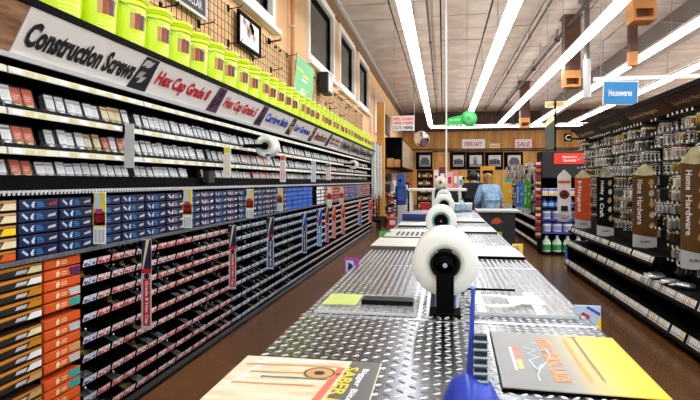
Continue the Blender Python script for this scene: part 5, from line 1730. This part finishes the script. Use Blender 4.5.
back_rack('dark shelving of bottles left of the back counter', 417, 433, 170, 29, 5, 6, 'left rack', (amber, brown, charcoal, green))
back_rack('dark shelving of goods right of the back counter', 468, 486, 170, 30, 5, 6, 'right rack', (sky, navy, lgrey, teal))
# dark service counter with roll, boxes and cartons
x0, x1, z0, z1 = span(431, 468, 187, 200, 14)
t = thing('service_counter', 'dark service counter behind the island', 'counter', (x0, 14, 0))
ob('body', MB().box(0, 0, .06, x1 - x0, .7, 1.25).mesh('body', charcoal), t)
ob('top', MB().bbox(-.03, -.03, 1.25, x1 - x0 + .03, .73, 1.3, .008).mesh('top', mat('counter_grey', '#4b4b50', .4)), t)
ob('toe_kick', MB().box(.04, .04, 0, x1 - x0 - .04, .66, .06).mesh('toe_kick', black), t)
c0 = onY(440.5, 181, 14.1)
t = thing('tape_roll', 'white paper roll with a yellow centre on the service counter', 'roll', (c0.x, 14.15, 1.3))
r_ = .165
ob('paper', MB().lathe([(.06, 0), (r_, 0), (r_, .12), (.06, .12), (.06, 0)], (0, 0, r_), n=28, axis='Y').mesh('paper', white), t)
ob('centre', MB().lathe([(.0001, -.005), (.06, -.005), (.06, .12)], (0, 0, r_), n=16, axis='Y').mesh('centre', yellow), t)
ob('hub_hole', MB().lathe([(.0001, -.008), (.03, -.008)], (0, 0, r_), n=12, axis='Y').mesh('hub_hole', black), t)
for k, (px0, px1, py0, m_, lb) in enumerate(((434, 438.5, 170, paper, 'white'), (439, 446, 167, dred, 'dark red'), (447, 452.5, 172, pink, 'pink'), (453, 458, 171, mat('salmon_box', '#e88a72', .5), 'salmon'), (458.5, 463, 176, paper, 'low white'))):
    a0, a1, _, zt = span(px0, px1, py0, 187, 14.45)
    t = thing('counter_carton', '%s carton on the service counter' % lb, 'box', (a0, 14.42, 1.3), 0, 'cartons on the service counter')
    ob('carton', MB().bbox(0, 0, 0, a1 - a0, .2, zt - 1.3, .005).mesh('carton', m_), t)
    ob('label', MB().box((a1 - a0) * .2, -.003, (zt - 1.3) * .3, (a1 - a0) * .8, 0, (zt - 1.3) * .7).mesh('label', (red, paper, red, paper, sky)[k]), t)
# white stands at the far end of the island
def stand(label, px0, px1, Y, legs, slant):
    x0, x1, z0, z1 = span(px0, px1, 188.5, 191, Y)
    t = thing('white_stand', label, 'stand', (x0, Y, 0), 0, 'white stands past the island')
    ob('top', MB().bbox(0, 0, z0, x1 - x0, .45, z1, .006).mesh('top', white), t)
    for a in legs:
        x = (x1 - x0) * a
        ob('leg', MB().prism([(x - .025, .02, 0), (x + .025, .02, 0), (x + .025 - slant, .02, z0), (x - .025 - slant, .02, z0)], (0, .05, 0)).mesh('leg', white), t)
        ob('leg', MB().prism([(x - .025, .38, 0), (x + .025, .38, 0), (x + .025 - slant, .38, z0), (x - .025 - slant, .38, z0)], (0, .05, 0)).mesh('leg', white), t)
    ob('lower_shelf', MB().box(.02, .03, .62, x1 - x0 - .02, .42, .65).mesh('lower_shelf', white), t)
stand('white open stand past the left end of the island', 408, 435, 10.4, (.1, .93), 0)
stand('white stand with slanted legs past the right end of the island', 447, 467, 10.5, (.2, .85), .08)
x0, x1, z0, z1 = span(420, 430, 200, 206, 10.6)
t = thing('red_box', 'red box inside the white open stand', 'box', (x0, 10.55, .651))
ob('carton', MB().bbox(0, 0, 0, x1 - x0, .25, .42, .005).mesh('carton', red), t)
ob('label', MB().box(.04, -.003, .12, x1 - x0 - .04, 0, .28).mesh('label', paper), t)
for k, (px, py, r_, h_, m_, lb) in enumerate(((456, 203, .06, .14, mat('aqua_tub', '#9fc9d6', .35), 'pale aqua tub beside the power pole'), (461.5, 200, .055, .2, mat('aqua_bottle', '#b9d6dc', .35), 'tall pale bottle between the tubs on the counter'), (468, 204, .075, .13, mat('ice_tub', '#cfdfea', .35), 'ice blue tub at the right of the counter end'))):
    p = onZ(px, 212, ZT)
    t = thing('counter_tub', lb, 'tub', (p.x, 8.9 + .12 * k, ZT), 0, 'tubs at the far counter end')
    ob('body', MB().lathe([(.0001, 0), (r_ * .85, 0), (r_, h_ * .8), (r_ * .5 if k == 1 else r_, h_ * .9), (r_ * .4 if k == 1 else r_ * .96, h_)], n=18).mesh('body', m_), t)
    ob('lid', MB().lathe([(r_ * .42 if k == 1 else r_ * 1.05, h_), (r_ * .42 if k == 1 else r_ * 1.05, h_ + .02), (.0001, h_ + .022)], n=18).mesh('lid', white if k != 1 else teal), t)
    ob('wrap_label', MB().lathe([(r_ * .95, h_ * .25), (r_ * 1.01, h_ * .6)], n=18).mesh('wrap_label', icewhite), t)
# dark checkout counter with orange emblem, at the right past the island
t = thing('checkout_counter', 'dark checkout counter with an orange emblem behind the island', 'counter', (.66, 9.9, 0))
ob('body', MB().box(0, 0, .05, .62, .6, .93).mesh('body', mat('counter_dark', '#26292d', .5)), t)
ob('top', MB().bbox(-.06, -.05, .93, .72, .65, .97, .008).mesh('top', lgrey), t)
ob('toe_kick', MB().box(.04, .05, 0, .58, .55, .05).mesh('toe_kick', black), t)
mb = MB().lathe([(.0001, 0), (.06, 0)], (.3, -.002, .78), n=18, axis='Y')
mb.poly([(.2, -.003, .72), (.4, -.003, .76), (.36, -.003, .8), (.22, -.003, .8)], 0)
ob('emblem', mb.mesh('emblem', orange), t)
# yellow display frame behind the people
x0, x1, z0, z1 = span(481, 495, 166, 189, 15)
t = thing('display_frame', 'yellow display frame with dark goods behind the denim shirt', 'display', (x0, 15, 0))
w_ = x1 - x0
ob('frame', MB().box(0, 0, 0, .05, .4, z1).box(w_ - .05, 0, 0, w_, .4, z1).box(.05, 0, z1 - .12, w_ - .05, .4, z1).mesh('frame', mat('frame_yellow', '#d99a1e', .5)), t)
ob('back', MB().box(.05, .36, 0, w_ - .05, .4, z1 - .12).mesh('back', black), t)
for q in range(4):
    ob('tool', MB().bbox(.07 + q * .075, .3, .95, .12 + q * .075, .36, z1 - .2, .01).mesh('tool', (rust, grey, amber, navy)[q]), t)
# pale yellow goods near the dark-clothed person
for k in range(2):
    p = onY(463.5 + 4 * k, 190, 13.2)
    t = thing('yellow_bottle', 'yellow spray bottle beside the dark-clothed person, %s one' % ('left', 'right')[k], 'bottle', (p.x, 13.2, 1.2), 0, 'yellow bottles by the dark-clothed person')
    ob('body', MB().lathe([(.0001, 0), (.044, 0), (.044, .22), (.025, .3), (.025, .34)], n=14).mesh('body', mat('lemon', '#d8c84a', .4)), t)
    ob('trigger', MB().bbox(-.03, -.08, .34, .03, .03, .4, .01).mesh('trigger', black), t)
p0 = onY(461, 190, 13.2)
t = thing('bottle_stand', 'dark plinth carrying the yellow spray bottles', 'stand', (p0.x - .08, 13.05, 0))
ob('body', MB().box(0, 0, 0, .42, .3, 1.18).mesh('body', charcoal), t)
ob('top', MB().bbox(-.01, -.01, 1.18, .43, .31, 1.2, .004).mesh('top', lgrey), t)

# ------------------------------------------------------------------ people
def skinned(name, joints, bones, m, parent, sub=2):
    me = bpy.data.meshes.new(name)
    names = list(joints)
    me.from_pydata([joints[n][0] for n in names], [(names.index(a), names.index(b)) for a, b in bones], [])
    o = ob(name, me, parent)
    md = o.modifiers.new('skin', 'SKIN')
    for i, n in enumerate(names):
        r = joints[n][1]
        v = me.skin_vertices[0].data[i]
        v.radius = r if isinstance(r, tuple) else (r, r)
        v.use_root = (i == 0)
    md.use_smooth_shade = True
    sd = o.modifiers.new('sub', 'SUBSURF')
    sd.levels = sd.render_levels = sub
    me.materials.append(m)
    return o
def person(label, x, y, rz, S, lean, shirt, pants, hairc, long_hair):
    """stands at x, y facing local -Y; lean = forward bend of the torso"""
    t = thing('person', label, 'person', (x, y, 0), rz)
    def L(p, k=1.0):     # bend everything above the hips forward
        px, py, pz = p
        h = pz - .95
        if h > 0:
            py, pz = py * math.cos(lean) - h * math.sin(lean), .95 + h * math.cos(lean) + py * math.sin(lean)
        return (px * S, py * S, pz * S)
    J = {'pelvis': (L((0, 0, .95)), (.15, .11)), 'waist': (L((0, 0, 1.1)), (.135, .1)), 'chest': (L((0, 0, 1.3)), (.16, .115)), 'neck': (L((0, 0, 1.47)), .055), 'head': (L((0, -.02, 1.58)), (.08, .09)), 'crown': (L((0, -.01, 1.68)), (.075, .085))}
    B = [('pelvis', 'waist'), ('waist', 'chest'), ('chest', 'neck'), ('neck', 'head'), ('head', 'crown')]
    for s_, q in ((-1, 'l'), (1, 'r')):
        J['sh' + q] = (L((s_ * .19, 0, 1.39)), .065)
        J['el' + q] = (L((s_ * .27, -.08, 1.14)), .048)
        J['wr' + q] = (L((s_ * .2, -.3, 1.05)), .032)
        J['pa' + q] = (L((s_ * .18, -.38, 1.04)), (.03, .018))
        J['hip' + q] = ((s_ * .09 * S, 0, .88 * S), .095)
        J['kn' + q] = ((s_ * .1 * S, -.02 * S, .48 * S), .062)
        J['an' + q] = ((s_ * .1 * S, .02 * S, .09 * S), .042)
        J['to' + q] = ((s_ * .11 * S, -.13 * S, .04 * S), .036)
        B += [('chest', 'sh' + q), ('sh' + q, 'el' + q), ('el' + q, 'wr' + q), ('wr' + q, 'pa' + q), ('pelvis', 'hip' + q), ('hip' + q, 'kn' + q), ('kn' + q, 'an' + q), ('an' + q, 'to' + q)]
        for f_ in range(4):
            n1 = 'f%s%d' % (q, f_)
            J[n1 + 'a'] = (L((s_ * (.165 + .014 * f_), -.43, 1.035)), .009)
            J[n1 + 'b'] = (L((s_ * (.165 + .014 * f_), -.455 - (.012 if f_ in (1, 2) else 0), 1.01)), .008)
            B += [('pa' + q, n1 + 'a'), (n1 + 'a', n1 + 'b')]
        J['th' + q] = (L((s_ * .135, -.39, 1.035)), .01)
        B += [('pa' + q, 'th' + q)]
    ob_ = skinned('body', J, B, skin, t)
    g = .022
    Sj = {k: (J[k][0], tuple(a + g for a in (J[k][1] if isinstance(J[k][1], tuple) else (J[k][1],) * 2))) for k in ('pelvis', 'waist', 'chest', 'shl', 'shr', 'ell', 'elr', 'wrl', 'wrr')}
    Sj['hem'] = ((0, 0, .84 * S), (.185, .15))
    Sj['pelvis'] = (Sj['pelvis'][0], (.185, .145))
    Sj['collar'] = (L((0, .005, 1.475)), (.1, .1))
    Sj['shl'] = (L((-.18, 0, 1.4)), (.095, .095)); Sj['shr'] = (L((.18, 0, 1.4)), (.095, .095))
    skinned('shirt', Sj, [('pelvis', 'hem'), ('pelvis', 'waist'), ('waist', 'chest'), ('chest', 'collar'), ('chest', 'shl'), ('chest', 'shr'), ('shl', 'ell'), ('shr', 'elr'), ('ell', 'wrl'), ('elr', 'wrr')], shirt, t)
    Pj = {k: (J[k][0], tuple(a + .016 for a in (J[k][1] if isinstance(J[k][1], tuple) else (J[k][1],) * 2))) for k in ('pelvis', 'hipl', 'hipr', 'knl', 'knr', 'anl', 'anr')}
    skinned('trousers', Pj, [('pelvis', 'hipl'), ('pelvis', 'hipr'), ('hipl', 'knl'), ('hipr', 'knr'), ('knl', 'anl'), ('knr', 'anr')], pants, t)
    hd = Vector(L((0, -.02, 1.6)))
    mb = MB().ball((hd.x, hd.y + .025, hd.z + .035), (.105, .115, .115), 16, 10)
    if long_hair:
        mb.ball((hd.x, hd.y + .08, hd.z - .07), (.095, .06, .14), 14, 8)
    ob('hair', mb.mesh('hair', hairc), t)
    fd = Vector(L((0, -.115, 1.585)))
    ob('nose', MB().ball((fd.x, fd.y - .005, fd.z - .005), (.013, .02, .022), 8, 6).mesh('nose', skin), t)
    for s_ in (-1, 1):
        ob('eye', MB().ball((fd.x + s_ * .032, fd.y + .008, fd.z + .02), (.013, .008, .009), 8, 6).mesh('eye', charcoal), t)
        ob('ear', MB().ball((hd.x + s_ * .088, hd.y + .01, hd.z - .01), (.014, .022, .032), 8, 6).mesh('ear', skin), t)
        sx, sy, sz = J['an' + ('l' if s_ < 0 else 'r')][0]
        ob('shoe', MB().ball((sx, sy - .05, .045), (.05, .13, .045), 12, 6).mesh('shoe', black), t)
    ob('mouth', MB().ball((fd.x, fd.y + .004, fd.z - .045), (.024, .006, .006), 8, 4).mesh('mouth', mat('lips', '#a4574a', .5)), t)
    return t
p = onY(492, 190, 10.95)
person('person in a light blue denim shirt bending over behind the dark counter', p.x + .0, 11.05, math.radians(200), .97, .28, denim, darkcloth, hairm, True)
p = onY(473, 190, 12.1)
person('person in dark clothing seen from behind, left of the denim shirt', p.x, 12.1, math.radians(170), .99, .12, darkcloth, darkcloth, mat('black_hair', '#1a1512', .6), False)
